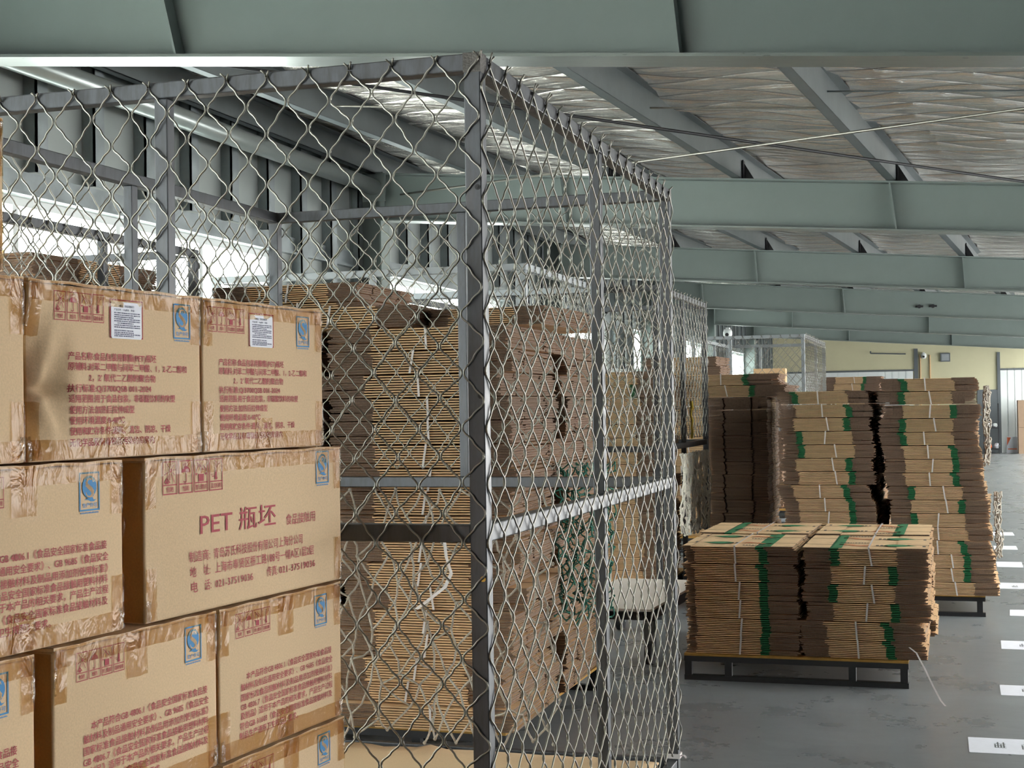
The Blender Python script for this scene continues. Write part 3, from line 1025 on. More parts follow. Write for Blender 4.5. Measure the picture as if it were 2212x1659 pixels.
# ------------------------------------------------------------------ cages
def wire_panel(b, o, ud, vd, nd, W, H, pu=0.107, pv=0.128, r=0.0023, segs=9, sides=5, jit=0.0, seed=0, hooks=(.010, .016)):
    """woven wavy wire: neighbouring zigzag wires hook into each other. o = top corner, ud along, vd down, nd outward"""
    o, ud, vd, nd = Vector(o), Vector(ud), Vector(vd), Vector(nd)
    rnd = random.Random(seed)
    n = int(round(W / (pu / 2)))
    wsp = W / n
    rows = int(H / (pv / 2))
    K = [[(rnd.gauss(0, jit), rnd.gauss(0, jit)) for _ in range(n + 2)] for _ in range(rows + 2)]
    for i in range(n):
        pts = []
        sg = 1 if i % 2 == 0 else -1
        for k in range(rows * segs + 1):
            th = pi * k / segs
            g = (cos(th) + 0.11 * cos(3 * th) - 0.045 * cos(5 * th)) / 1.065
            row = k / segs
            r0 = int(row)
            fr = row - r0
            # knot jitter shared by the two wires that meet there
            def kn(rw):
                side = sg * (1 if rw % 2 == 0 else -1)
                return K[min(rw, rows + 1)][i + (1 if side > 0 else 0)]
            a, c = kn(r0), kn(r0 + 1)
            e = fr * fr * (3 - 2 * fr)
            ju, jv = a[0] * (1 - e) + c[0] * e, a[1] * (1 - e) + c[1] * e
            u = (i + 0.5) * wsp + sg * (wsp / 2 - r * 0.7) * g + ju
            v = row * pv / 2 + jv
            d = 0.8 * r * sg * cos(th * 0.5 * 2)
            pts.append(o + ud * u + vd * v + nd * d)
        b.tube(pts, r, sides)
    if hooks:
        for i in range(0, n, 2):
            for s2 in (-1, 1):
                u = (i + 1) * wsp + s2 * r
                l = rnd.uniform(*hooks)
                p0 = o + ud * u
                b.tube([p0, p0 - vd * l * .5 + nd * .003, p0 - vd * l + ud * s2 * .006 + nd * rnd.uniform(.004, .016)], r, sides)

def cage(name, label, x0, x1, y0, y1, z=2.204, rail=1.12, t=0.04, midx=None, midy=None, steel='steel', res=(9, 5), faces='FRLB', seed=0, wr=0.0025, group=None, pu=0.107, lower=('F', 'R', 'L', 'B'), bolts=False, jit=0.002):
    rt = thing(name, label, 'cage', ((x0 + x1) / 2, (y0 + y1) / 2, 0), 0, group)
    ox, oy = (x0 + x1) / 2, (y0 + y1) / 2
    S = M[steel]
    def bx(nm, a, b_, c, d, e, f, mt=S):
        q = MB()
        q.box(a - ox, b_ - ox, c - oy, d - oy, e, f)
        o = q.build(nm, mt, rt)
        bv = o.modifiers.new('edge', 'BEVEL')
        bv.width = 0.003
        bv.segments = 2
        return o
    for (x, y) in ((x0, y0), (x1 - t, y0), (x1 - t, y1 - t), (x0, y1 - t)):
        front = y == y0
        p = bx('post', x, x + t, y, y + t, 0, z - t if True else z)
        if bolts and front and x > x0:
            for zz in (1.02, 0.42, 1.43, 1.90):
                q = MB()
                q.tube([(x + t * .75 - ox, y - .0015 - oy, zz), (x + t * .75 - ox, y + .001 - oy, zz)], .0065, 10)
                q.tube([(x + t * .75 - ox, y - .003 - oy, zz), (x + t * .75 - ox, y - .001 - oy, zz)], .0035, 6)
                q.build('screw', M['brass'] if zz < 1.2 else M['dark'], p)
    for x in (x0, x1 - t):
        bx('top_rail', x, x + t, y0 + t, y1 - t, z - t, z)
        bx('middle_rail', x + .004, x + t - .004, y0 + t, y1 - t, rail - t / 2, rail + t / 2)
        bx('bottom_rail', x + .004, x + t - .004, y0 + t, y1 - t, .06, .06 + t)
    for y in (y0, y1 - t):
        bx('top_rail', x0, x1, y, y + t, z - t, z)
        bx('middle_rail', x0 + t, x1 - t, y + .004, y + t - .004, rail - t / 2, rail + t / 2)
        bx('bottom_rail', x0 + t, x1 - t, y + .004, y + t - .004, .06, .06 + t)
        if midx:
            zb = .1 if y == y0 else rail + t / 2
            bx('middle_post', midx - .018, midx + .018, y + .003, y + t - .003, rail + t / 2, z - t)
            if y == y0:
                bx('middle_post', midx - .018, midx + .018, y + .003, y + t - .003, .1, rail - t / 2)
    if midy:
        for x in (x0, x1 - t):
            bx('middle_post', x + .003, x + t - .003, midy - .018, midy + .018, rail + t / 2, z - t)
            bx('middle_post', x + .003, x + t - .003, midy - .018, midy + .018, .1, rail - t / 2)
    if bolts:       # darkened welds at the corners
        for (x, y) in ((x1 - t, y0), (x0, y0), (x1 - t, y1 - t), (x0, y1 - t)):
            q = MB()
            q.box(x - .001 - ox, x + t + .001 - ox, y - .001 - oy, y + t + .001 - oy, z - t - .004, z + .0008)
            q.build('weld', M['rust'], rt)
    sg, sd = res
    e = wr * 1.6
    top = z - t * .35
    full = {'F': ((x0 - ox, y0 - e - oy, top), (1, 0, 0), (0, -1, 0), x1 - x0), 'B': ((x1 - ox, y1 + e - oy, top), (-1, 0, 0), (0, 1, 0), x1 - x0),
            'R': ((x1 + e - ox, y0 - oy, top), (0, 1, 0), (1, 0, 0), y1 - y0), 'L': ((x0 - e - ox, y1 - oy, top), (0, -1, 0), (-1, 0, 0), y1 - y0)}
    for k, fc in enumerate(faces):
        o, ud, nd, wd = full[fc]
        hh = (z - t * .35 - .08) if fc in lower else (z - rail - t * .35)
        b = MB()
        wire_panel(b, o, ud, (0, 0, -1), nd, wd, hh, pu=pu if fc in 'FB' else pu * 1.1, pv=.128, r=wr, segs=sg, sides=sd, jit=jit, seed=seed + k, hooks=(.010, .015) if fc in 'FB' else (.016, .03))
        b.build('wire_mesh', M['wire'], rt, smooth=True)
    return rt

CX0, CX1, CY0, CY1 = -2.66, -1.02, 3.05, 5.27
cage('wire_cage', 'tall empty wire mesh cage with bare steel frame, nearest to the cartons', CX0, CX1, CY0, CY1, midx=-1.838, midy=4.19, bolts=True, lower=('F', 'R'), faces='FRLB', seed=1, jit=0.0025)
cage('wire_cage', 'wire cage against the window wall, dark stacks of flat cartons inside', -5.02, -3.57, 4.05, 6.27, midy=5.47, steel='steel', res=(6, 4), seed=11, lower=(), rail=1.2)
cage('wire_cage', 'pale wire cage behind the brown carton stack, below the second roof beam', -4.22, -2.28, 7.56, 9.25, steel='steel_light', res=(6, 4), seed=21, midx=-3.2, lower=())
cage('wire_cage', 'wire cage with white rope net hung on its right side', -3.75, -1.90, 9.30, 11.2, steel='steel', res=(6, 4), seed=31, midy=10.25, lower=())
cage('wire_cage', 'farthest pale wire cage in front of the beige end wall', -3.0, -1.70, 16.6, 19.2, steel='steel_light', res=(5, 3), seed=41, midy=18.1, midx=-2.55, lower=(), wr=0.003)

# cardboard laid on the floor of the near cage
def floor_card():
    rnd = random.Random(8)
    b = MB()
    n = 24
    x0, x1, y0, y1 = CX0 + .06, CX1 - .06, CY0 + .08, CY1 - .10
    for j in range(n + 1):
        for i in range(n + 1):
            b.v.append((x0 + (x1 - x0) * i / n, y0 + (y1 - y0) * j / n + rnd.uniform(-.012, .012) * (j in (0, n)), .104 + .003 * sin(i * .9) * cos(j * .7) + (rnd.uniform(0, .02) if j == n and i % 5 == 0 else 0)))
    for j in range(n):
        for i in range(n):
            a = j * (n + 1) + i
            b.f.append((a, a + 1, a + n + 2, a + n + 1))
            b.m.append(0)
    o = b.build('cardboard_sheet', M['kraft'], smooth=True)
    sl = o.modifiers.new('thickness', 'SOLIDIFY')
    sl.thickness = 0.006
    tag(o, 'worn brown cardboard sheet lying on the bottom of the near cage', 'cardboard')
floor_card()

# ------------------------------------------------------------------ bundles of flat cartons
def bundle_parts(W, D, n, t, wl, wr_, green, seed, sx=0.0, jag=0.005, tilt=0.01):
    """n folded flat cartons tied with one strap; front at y=-D/2, origin at base centre. slots: board, edge, green"""
    rnd = random.Random(seed)
    b = MB()
    dx = dy = 0.0
    for k in range(n):
        dx = dx * 0.75 + rnd.gauss(0, jag)
        dy = dy * 0.6 + rnd.gauss(0, jag * .5)
        z0 = k * t
        z1 = z0 + t * 0.48
        xl, xr = -W / 2 + wl + dx * 1.2, W / 2 - wr_ + dx * 1.2
        y0, y1 = -D / 2 + dy, D / 2 + dy
        b.mi = 0
        g0, g1 = xl, xr
        gw = 0.042
        if green == 'R':
            b.mi = 2
            b.box(xr - gw, xr, y0, y1, z0, z1)
            b.mi = 0
            b.box(xl, xr - gw, y0, y1, z0, z1)
        elif green == 'L':
            b.mi = 2
            b.box(xl, xl + gw, y0, y1, z0, z1)
            b.mi = 0
            b.box(xl + gw, xr, y0, y1, z0, z1)
        else:
            b.box(xl, xr, y0, y1, z0, z1)
        for sgn, xa, xb in ((-1, -W / 2 + dx + rnd.gauss(0, jag * .8), xl), (1, xr, W / 2 + dx + rnd.gauss(0, jag * .8))):
            ins = 0.004 + abs(rnd.gauss(0, 0.003))
            cut = [y0 + ins, y0 + D * .27 + rnd.gauss(0, .004), y0 + D * .73 + rnd.gauss(0, .004), y1 - ins]
            for s in range(3):
                a, c = cut[s] + (.007 if s else 0), cut[s + 1] - (.007 if s < 2 else 0)
                for (h0, h1) in ((0.0, 0.36), (0.44, 0.80)):
                    if rnd.random() < 0.04 and k < n - 1:
                        continue
                    e = rnd.gauss(0, jag * .5)
                    b.mi = 0
                    if sgn < 0:
                        b.box(xa + e, xb, a, c, z0 + t * h0, z0 + t * h1, side=1)
                    else:
                        b.box(xa, xb + e, a, c, z0 + t * h0, z0 + t * h1, side=1)
    b.mi = 1
    b.box(-W / 2 + .07, W / 2 - .07, -D / 2 + .085, D / 2 - .085, 0.001, (n - 1) * t)      # the packed middle of the bundle
    H = n * t
    s = MB()
    q = 0.0045
    tl = tilt * rnd.uniform(-1, 1)
    pts = [(sx + tl, -D / 2 - .009, H + .001), (sx - tl, -D / 2 - .009, -.0005)]
    th = .0016
    s.quad((sx + tl - q, -D / 2 - .010, H + .002), (sx - tl - q, -D / 2 - .010, 0), (sx - tl + q, -D / 2 - .010, 0), (sx + tl + q, -D / 2 - .010, H + .002))
    s.quad((sx + tl - q, -D / 2 - .010, H + .002), (sx + tl + q, -D / 2 - .010, H + .002), (sx + tl + q, D / 2 + .010, H + .002), (sx + tl - q, D / 2 + .010, H + .002))
    s.quad((sx + tl - q, D / 2 + .010, H + .002), (sx + tl + q, D / 2 + .010, H + .002), (sx - tl + q, D / 2 + .010, 0), (sx - tl - q, D / 2 + .010, 0))
    s.quad((sx + tl - q, -D / 2 - .0085, H), (sx + tl + q, -D / 2 - .0085, H), (sx - tl + q, -D / 2 - .0085, 0), (sx - tl - q, -D / 2 - .0085, 0))
    return b, s, H

PROTO = {}
BM = ['kraft_plain', 'kraft_edge', 'green']
def bundle(key, label, loc, rz, group, W, D, n, t, wl, wr_, green, seed, sx=0.0, jag=0.005, tilt=0.01, tiltx=0.0, strap=True):
    k = (W, D, n, t, wl, wr_, green, seed, sx)
    if k not in PROTO:
        rt = thing('cardboard_bundle', label, 'cardboard bundle', loc, rz, group)
        b, s, H = bundle_parts(W, D, n, t, wl, wr_, green, seed, sx, jag, tilt)
        b.build('flat_sheets', [M[m] for m in BM], rt)
        if strap:
            s.build('strap', M['strap'], rt)
        PROTO[k] = rt
        rt.rotation_euler = (tiltx, 0, rz)
        return rt
    c = copy_tree(PROTO[k])
    c.location = loc
    c.rotation_euler = (tiltx, 0, rz)
    return tag(c, label, 'cardboard bundle', group)

def deck_pallet(label, x0, x1, y0, y1, z, legs, rz=0.0):
    cx, cy = (x0 + x1) / 2, (y0 + y1) / 2
    rt = thing('pallet', label, 'pallet', (cx, cy, 0), rz, 'black steel pallets under the carton stacks')
    b = MB()
    b.box(x0 - cx, x1 - cx, y0 - cy, y1 - cy, z - .012, z)
    b.build('deck', M['ply'], rt)
    for y in (y0, y1 - .04):
        b = MB()
        b.box(x0 - cx, x1 - cx, y - cy, y + .04 - cy, z - .04, z - .0125)
        b.build('frame_rail', M['dark'], rt)
        b = MB()
        b.box(x0 - cx, x1 - cx, y - cy, y + .04 - cy, 0, .026)
        b.build('runner', M['dark'], rt)
        for x in legs:
            b = MB()
            b.box(x - .018 - cx, x + .018 - cx, y + .002 - cy, y + .038 - cy, .026, z - .04)
            b.build('leg', M['dark'], rt)
    return rt

def stack(fmt, grp, n, x, y, z, dims, greens, seed, lean=0.0, rz=0.0, jx=.012, jr=.02, back=False, variants=4, strap=True):
    """n bundles from the base up; fmt gets the ordinal counted from the top"""
    rnd = random.Random(seed)
    W, D, ns, t, wl, wr_ = dims
    pitch = ns * t + .003
    for k in range(n):
        top = n - 1 - k
        g = greens[top] if top < len(greens) else rnd.choice('LR')
        v = rnd.randrange(variants)
        sx = (-.03, .02, .05, .0)[v % 4]
        zz = z + k * pitch
        dx = lean * (n - 1 - k) / n + rnd.gauss(0, jx)
        bundle(None, fmt % ORD[top], (x + dx, y + rnd.gauss(0, jx * .6), zz), rz + rnd.gauss(0, jr), grp, W, D, ns, t, wl, wr_, None if g == '-' else g, 100 + v, sx, strap=strap)
    return z + n * pitch

# brown stack behind the near cage: big plain flat cartons
BIG = (.77, .74, 9, .0102, .19, .15)
for (lab, x0, x1, y0, y1) in (('black steel pallet under the brown stack behind the near cage', -2.5, -1.74, 5.4, 6.95), ('black steel pallet under the left column of the brown stack', -3.5, -2.6, 5.5, 7.05)):
    deck_pallet(lab, x0, x1, y0, y1, .125, [x0 + .03, (x0 + x1) / 2, x1 - .03])
zt = stack('%s bundle from the top in the front column seen through the near cage', 'bundles of the brown stack behind the cage', 17, -2.10, 5.76, .127, BIG, '-' * 17, 5, jx=.022, jr=.02)
stack('%s bundle from the top in the rear column behind the near cage stack', 'bundles of the brown stack behind the cage', 17, -2.10, 6.56, .127, BIG, '-' * 17, 6, jx=.02, jr=.025)
zl = stack('%s bundle from the top in the left column behind the top row cartons', 'bundles of the brown stack behind the cage', 17, -2.97, 5.86, .127, BIG, '-' * 17, 7, jx=.022, jr=.025)
stack('%s bundle from the top in the tan column near the bright windows', 'bundles of the brown stack behind the cage', 20, -3.14, 6.68, .127, BIG, '-' * 20, 8, jx=.02, jr=.025)
bundle(None, 'loose bundle on top of the brown stack, dark flaps pointing right', (-2.52, 5.80, zt + .003), .03, 'bundles of the brown stack behind the cage', *BIG, None, 101, .02)
bundle(None, 'loose bundle turned slightly on the top right of the brown stack', (-1.835, 5.97, zt + .003), -.05, 'bundles of the brown stack behind the cage', .50, .82, 9, .0085, .09, .13, None, 120, .0)

# dark stacks in the cage by the windows
for (lab, x0, x1, y0, y1) in (('black steel pallet inside the cage by the windows', -4.85, -3.66, 4.75, 6.15),):
    deck_pallet(lab, x0, x1, y0, y1, .16, [x0 + .03, (x0 + x1) / 2, x1 - .03])
stack('%s bundle from the top in the dark stack before the windows', 'dark bundles in the cage by the windows', 20, -4.06, 5.62, .162, (.94, .74, 11, .0085, .32, .32), '-' * 20, 15, rz=pi / 2, jx=.02, jr=.03, strap=False)

# stack inside the cage with the white net
SML = (.62, .72, 10, .0088, .13, .15)
deck_pallet('black steel pallet inside the cage with the white net', -2.85, -2.05, 9.7, 11.0, .15, [-2.8, -2.45, -2.1])
stack('%s bundle from the top inside the cage with the white net', 'bundles inside the white net cage', 16, -2.42, 10.32, .152, (.74, .72, 10, .0091, .15, .15), '-R' + '-' * 14, 25, jx=.015)

# tall stacks by the aisle
deck_pallet('black steel pallet under the tall stack at the aisle edge', -.54, .12, 9.84, 11.26, .14, [-.51, -.2, .02, .09][0:1] + [-.30, .085])
stack('%s bundle from the top in the tall stack at the aisle edge', 'bundles of the tall stack at the aisle edge', 16, -.235, 10.16, .142, (.62, .72, 10, .0086, .13, .15), 'LLRLLRRRLRL-RRR-', 35, lean=.13, jx=.012, jr=.015)
stack('%s bundle from the top in the rear row behind the tall aisle stack', 'bundles of the tall stack at the aisle edge', 16, -.235, 10.92, .142, (.62, .72, 10, .0086, .13, .15), 'LRLRRLLRRLRLRRLR', 36, lean=.08, jx=.012, jr=.015)
deck_pallet('black steel pallet under the middle tall stack', -1.17, -.58, 9.84, 11.26, .14, [-1.1, -.9, -.65])
stack('%s bundle from the top in the middle tall stack behind the low pallet', 'bundles of the middle tall stack', 15, -.875, 10.16, .142, (.60, .72, 10, .0087, .10, .13), 'LRRLLRRRRRRRRLR', 45, lean=.02, jx=.010, jr=.02)
stack('%s bundle from the top in the rear row behind the middle tall stack', 'bundles of the middle tall stack', 15, -.875, 10.92, .142, (.60, .72, 10, .0087, .10, .13), 'LRRLLRRRLRRLRLR', 46, lean=.02, jx=.010, jr=.02)
deck_pallet('black steel pallet under the unseen row added to shade the dark column', -1.25, -.58, 11.4, 12.2, .14, [-1.15, -.9, -.65])  # hidden extra row, added to keep daylight off the dark column's right side
stack('%s bundle from the top in the unseen row added to shade the dark column', 'bundles of the middle tall stack', 15, -.90, 11.80, .142, (.60, .72, 10, .0087, .10, .13), 'RLLRLRRLRRLRRLL', 47, lean=.02, jx=.010, jr=.02)
deck_pallet('black steel pallet under the dark stack left of the tall stacks', -1.93, -1.44, 11.4, 12.6, .14, [-1.85, -1.7, -1.5])
SIDE = (.74, .42, 10, .0092, .02, .02)
zz = stack('%s bundle from the top in the dark column beside the white net', 'bundles of the dark column beside the net', 13, -1.70, 11.76, .142, (.78, .47, 10, .0099, .27, .27), '-' * 13, 55, rz=pi / 2, jx=.006, jr=.008, strap=False)
for k, (dx, g, r) in enumerate(((.02, 'R', -.02), (-.05, 'R', .05))):
    bundle(None, ('lower tan bundle with green stripe lying across the dark column', 'upper tan bundle with green stripe lying across the dark column')[k], (-1.80 + dx, 11.80, zz + .002 + k * .092), r, 'tan bundles on the dark column', .92, .80, 8, .0112, .12, .24, g, 130 + k, .0)

# low pallet with four piles in front
deck_pallet('black steel pallet with yellow deck carrying the low piles in front', -1.385, -.275, 7.30, 8.76, .135, [-1.365, -1.16, -.545, -.297])
FPL = (.57, .70, 11, .0082, .03, .15)
FPR = (.61, .70, 11, .0082, .12, .15)
fp = 'bundles of the low pallet in front'
stack('%s bundle from the top in the front left pile of the low pallet', fp, 6, -1.095, 7.66, .137, (.57, .70, 10, .0089, .05, .15), 'RRRRRR', 65, jx=.006, jr=.008)
stack('%s bundle from the top in the front right pile of the low pallet', fp, 6, -.478, 7.66, .137, (.60, .70, 10, .0089, .13, .15), 'LRLRRR', 66, jx=.009, jr=.008)
stack('%s bundle from the top in the rear left pile of the low pallet', fp, 6, -1.115, 8.43, .137, (.60, .70, 10, .0089, .13, .15), 'LRLRRR', 67, jx=.006, jr=.012)
stack('%s bundle from the top in the rear right pile of the low pallet', fp, 6, -.475, 8.43, .137, (.60, .70, 10, .0089, .13, .15), 'RRLRRR', 68, jx=.006, jr=.012)

# printing on the top sheets of the low pallet
def top_print(rt, W, D, H, flip, seed):
    """green band, grey lettering blocks, green oval and orange sweep printed on the top sheet (not legible in the photograph)"""
    rnd = random.Random(seed)
    sg = -1 if flip else 1
    e = H - .0089 + .0089 * .80 + .0006
    def R(b, x0, x1, y0, y1):
        xa, xb = sorted((x0 * sg, x1 * sg))
        ya, yb = sorted((y0 * sg, y1 * sg))
        b.quad((xa, ya, e), (xb, ya, e), (xb, yb, e), (xa, yb, e))
    g = MB()
    R(g, W / 2 - .195, W / 2 - .15, -D / 2, D / 2)
    for cy in (-.16, .2):
        cx = -W / 2 + .17
        pts = arc(cx, cy, .062, .058, 0, 360, 20)[:-1]
        g.quad(*[(a * sg, c * sg, e) for a, c in pts])
        g.quad(*[(a * sg, c * sg, e) for a, c in ((cx - .055, cy + .03), (cx - .1, cy + .015), (cx - .055, cy - .03))])
    g.build('green_band', M['green'], rt)
    o = MB()
    for cy in (-.17, .19):
        P = [(-.02 + .016 * i, cy + .03 * sin(i * .55)) for i in range(11)]
        for i in range(10):
            wv = .012 + .012 * sin(i * .9) ** 2
            (x0, y0), (x1, y1) = P[i], P[i + 1]
            o.quad(*[(a * sg, c * sg, e) for a, c in ((x0, y0 - wv), (x1, y1 - wv), (x1, y1 + wv), (x0, y0 + wv))])
    o.build('orange_emblem', M['orange'], rt)
    k = MB()
    for cy in (-.30, .06):
        x = .0
        while x < .13:
            l = rnd.uniform(.006, .014)
            R(k, x, x + l, cy, cy + .035)
            x += l + .005
        for q in range(3):
            R(k, -.10 + .022 * q, -.086 + .022 * q, cy + .12, cy + .17)
        R(k, -W / 2 + .10, -W / 2 + .17, cy + .01, cy + .018)
        R(k, -W / 2 + .03, -W / 2 + .045, cy + .14, cy + .20)
    k.build('grey_lettering', M['black_ink'], rt)

for o in list(COL.objects):
    if o.get('category') == 'cardboard bundle' and str(o.get('label', '')).startswith('top bundle') and 'low pallet' in o['label']:
        fl = 'front right' in o['label'] or 'rear left' in o['label']
        sheets = [c for c in o.children if c.name.startswith('flat_sheets')][0]
        xs = [v.co.x for v in sheets.data.vertices]
        top_print(o, max(xs) - min(xs), .70, 10 * .0089, fl, len(o['label']))

# loose strap end hanging from the low pallet to the floor
b = MB()
P0 = [Vector(p) for p in ((-.27, 7.285, .205), (-.235, 7.22, .19), (-.195, 7.12, .135), (-.155, 7.02, .07), (-.12, 6.94, .02), (-.10, 6.90, .004))]
for i in range(len(P0) - 1):
    for j in range(4):
        a, c = P0[i].lerp(P0[i + 1], j / 4), P0[i].lerp(P0[i + 1], (j + 1) / 4)
        b.quad(a + Vector((-.004, 0, .0)), a + Vector((.004, 0, 0)), c + Vector((.004, 0, 0)), c + Vector((-.004, 0, 0)))
o = b.build('loose_strap', M['strap'])
sl = o.modifiers.new('thickness', 'SOLIDIFY')
sl.thickness = 0.0015
tag(o, 'loose white strap end hanging from the low pallet down to the floor', 'strap')

# ------------------------------------------------------------------ rope nets
def net(name, label, o, ud, W, H, nu, nv, r, mt, jit, seed, nd=(0, -1, 0), wave=.02, squeeze=None, group=None):
    """knotted diamond net hanging from its upper edge"""
    o, ud, nd = Vector(o), Vector(ud), Vector(nd)
    rnd = random.Random(seed)
    G = {}
    for j in range(nv + 1):
        for i in range(nu + 1):
            u = (i + (0.5 if j % 2 else 0)) / nu
            sq = 1 - (squeeze or 0) * (j / nv)
            U = W * (0.5 + (u - 0.5) * sq) + rnd.gauss(0, jit)
            V = H * j / nv + rnd.gauss(0, jit) * (1 if j else .1)
            N = wave * sin(i * 1.3 + j * .6 + seed) + rnd.gauss(0, jit * .4)
            G[(i, j)] = o + ud * U - Vector((0, 0, V)) + nd * N
    b = MB()
    for j in range(nv):
        for i in range(nu + 1):
            for di in ((0, 1) if j % 2 else (-1, 0)):
                q = (i + di, j + 1)
                if q not in G or rnd.random() < .03:
                    continue
                A, B = G[(i, j)], G[q]
                m = (A + B) / 2 + ud * rnd.gauss(0, jit * .35) - Vector((0, 0, abs(rnd.gauss(0, jit * .4)))) + nd * rnd.gauss(0, jit * .3)
                b.tube([A, A.lerp(m, .5) + ud * rnd.gauss(0, jit * .12), m, m.lerp(B, .5) + ud * rnd.gauss(0, jit * .12), B], r, 5)
    for p in G.values():
        b.tube([p - Vector((0, 0, r * 1.6)), p, p + Vector((0, 0, r * 1.6))], [r * .9, r * 1.8, r * .9], 5)
    ob = b.build(name, M[mt], smooth=True)
    return tag(ob, label, 'net', group)

net('rope_net', 'slack grey rope net tied along the back of the near cage below its middle rail', (CX0 + .05, CY1 - .20, 1.10), (1, 0, 0), 1.12, .94, 12, 11, .0042, 'rope', .017, 3, wave=.05)
net('rope_net', 'crumpled green net hanging beside the brown stack behind the near cage', (-1.66, 5.95, 1.16), (.9, .43, 0), .22, .66, 11, 26, .0032, 'rope_green', .012, 5, wave=.03)
net('rope_net', 'white rope net bunched on the right side of the cage by the dark column', (-1.86, 9.85, 1.06), (0, 1, 0), 1.05, .56, 24, 9, .006, 'rope_white', .014, 6, nd=(1, 0, 0), wave=.02)
net('rope_net', 'pale netting hanging down the right side of the tall aisle stack, upper part', (.14, 9.95, 1.50), (.16, .98, 0), .16, .50, 5, 16, .0042, 'rope', .013, 7, nd=(1, 0, 0), wave=.015, squeeze=.5)
net('rope_net', 'pale netting hanging down the right side of the tall aisle stack, lower part', (.20, 9.95, .80), (.16, .98, 0), .14, .42, 5, 14, .0042, 'rope', .012, 8, nd=(1, 0, 0), wave=.015, squeeze=.4)
b = MB()
rnd = random.Random(3)
b.tube([(-1.87 + .006 * rnd.uniform(-1, 1), 10.3 + .02 * rnd.uniform(-1, 1), 1.43 - .026 * i) for i in range(11)], .009, 6)
b.tube([(-1.87, 10.30, 1.43), (-1.86, 10.27, 1.40), (-1.865, 10.31, 1.38)], .012, 6)
tag(b.build('yellow_cord', M['yellow'], smooth=True), 'yellow cord knotted on the right side of the cage with the white net', 'cord')

# ------------------------------------------------------------------ low trolley with a white board
def trolley():
    rt = thing('trolley', 'low dark trolley carrying a pale board behind the near cage', 'trolley', (-1.86, 8.25, 0), -.04)
    b = MB()
    b.box(-.27, .27, -.66, .68, .30, .312)
    b.build('board', M['pink_board'], rt)
    b = MB()
    for x in (-.26, .22):
        b.box(x, x + .04, -.62, .66, .24, .295)
    for y in (-.64, 0, .62):
        b.box(-.22, .22, y, y + .04, .25, .29)
    b.build('frame', M['dark'], rt)
    for x in (-.24, .24):
        for y in (-.56, .58):
            w_ = MB()
            w_.tube([(x - .018, y, .065), (x + .018, y, .065)], .065, 18)
            wo = w_.build('wheel', M['dark'], rt)
            f = MB()
            f.box(x - .03, x + .03, y - .012, y + .012, .10, .24)
            f.box(x - .03, x - .022, y - .012, y + .012, .05, .24)
            f.box(x + .022, x + .03, y - .012, y + .012, .05, .24)
            f.build('caster_fork', M['galv'], wo)
trolley()

# ------------------------------------------------------------------ papers stuck on the floor along the aisle
SIGNS = [(0.0, 6.035, .27), (.15, 7.24, .26), (.185, 8.59, .30), (.27, 9.93, .29), (.235, 11.35, .37), (.255, 12.83, .42), (.265, 14.35, .35), (.285, 15.85, .38)]
for k, (x, y, d) in enumerate(SIGNS):
    wd = .21 if k > 4 else .42
    rt = thing('floor_sign', 'white paper sheet on the aisle floor, %s from the camera' % ('first and nearest', 'second', 'third', 'fourth', 'fifth', 'sixth', 'seventh', 'eighth')[k], 'floor sign', (x, y, 0), rnd.uniform(-.03, .03), 'paper sheets on the aisle floor')
    b = MB()
    b.box(0, wd, 0, d, .0004, .0016)
    b.build('sheet', M['paper'], rt)
    if k < 5:
        q = MB()
        for (cx, cy, w_, h_) in ((.10, .10, .045, .10), (.205, .09, .05, .12), (.31, .13, .03, .05)):
            # blurred hand lettering
            for i in range(4):
                q.quad((cx + w_ * i / 4, cy, .0019), (cx + w_ * i / 4 + .006, cy, .0019), (cx + w_ * i / 4 + .006, cy + h_ * (.6 + .4 * (i % 2)), .0019), (cx + w_ * i / 4, cy + h_ * (.6 + .4 * (i % 2)), .0019))
            for i in range(3):
                q.quad((cx, cy + h_ * i / 3, .0019), (cx + w_, cy + h_ * i / 3, .0019), (cx + w_, cy + h_ * i / 3 + .006, .0019), (cx, cy + h_ * i / 3 + .006, .0019))
        q.build('lettering', M['grey'], rt)

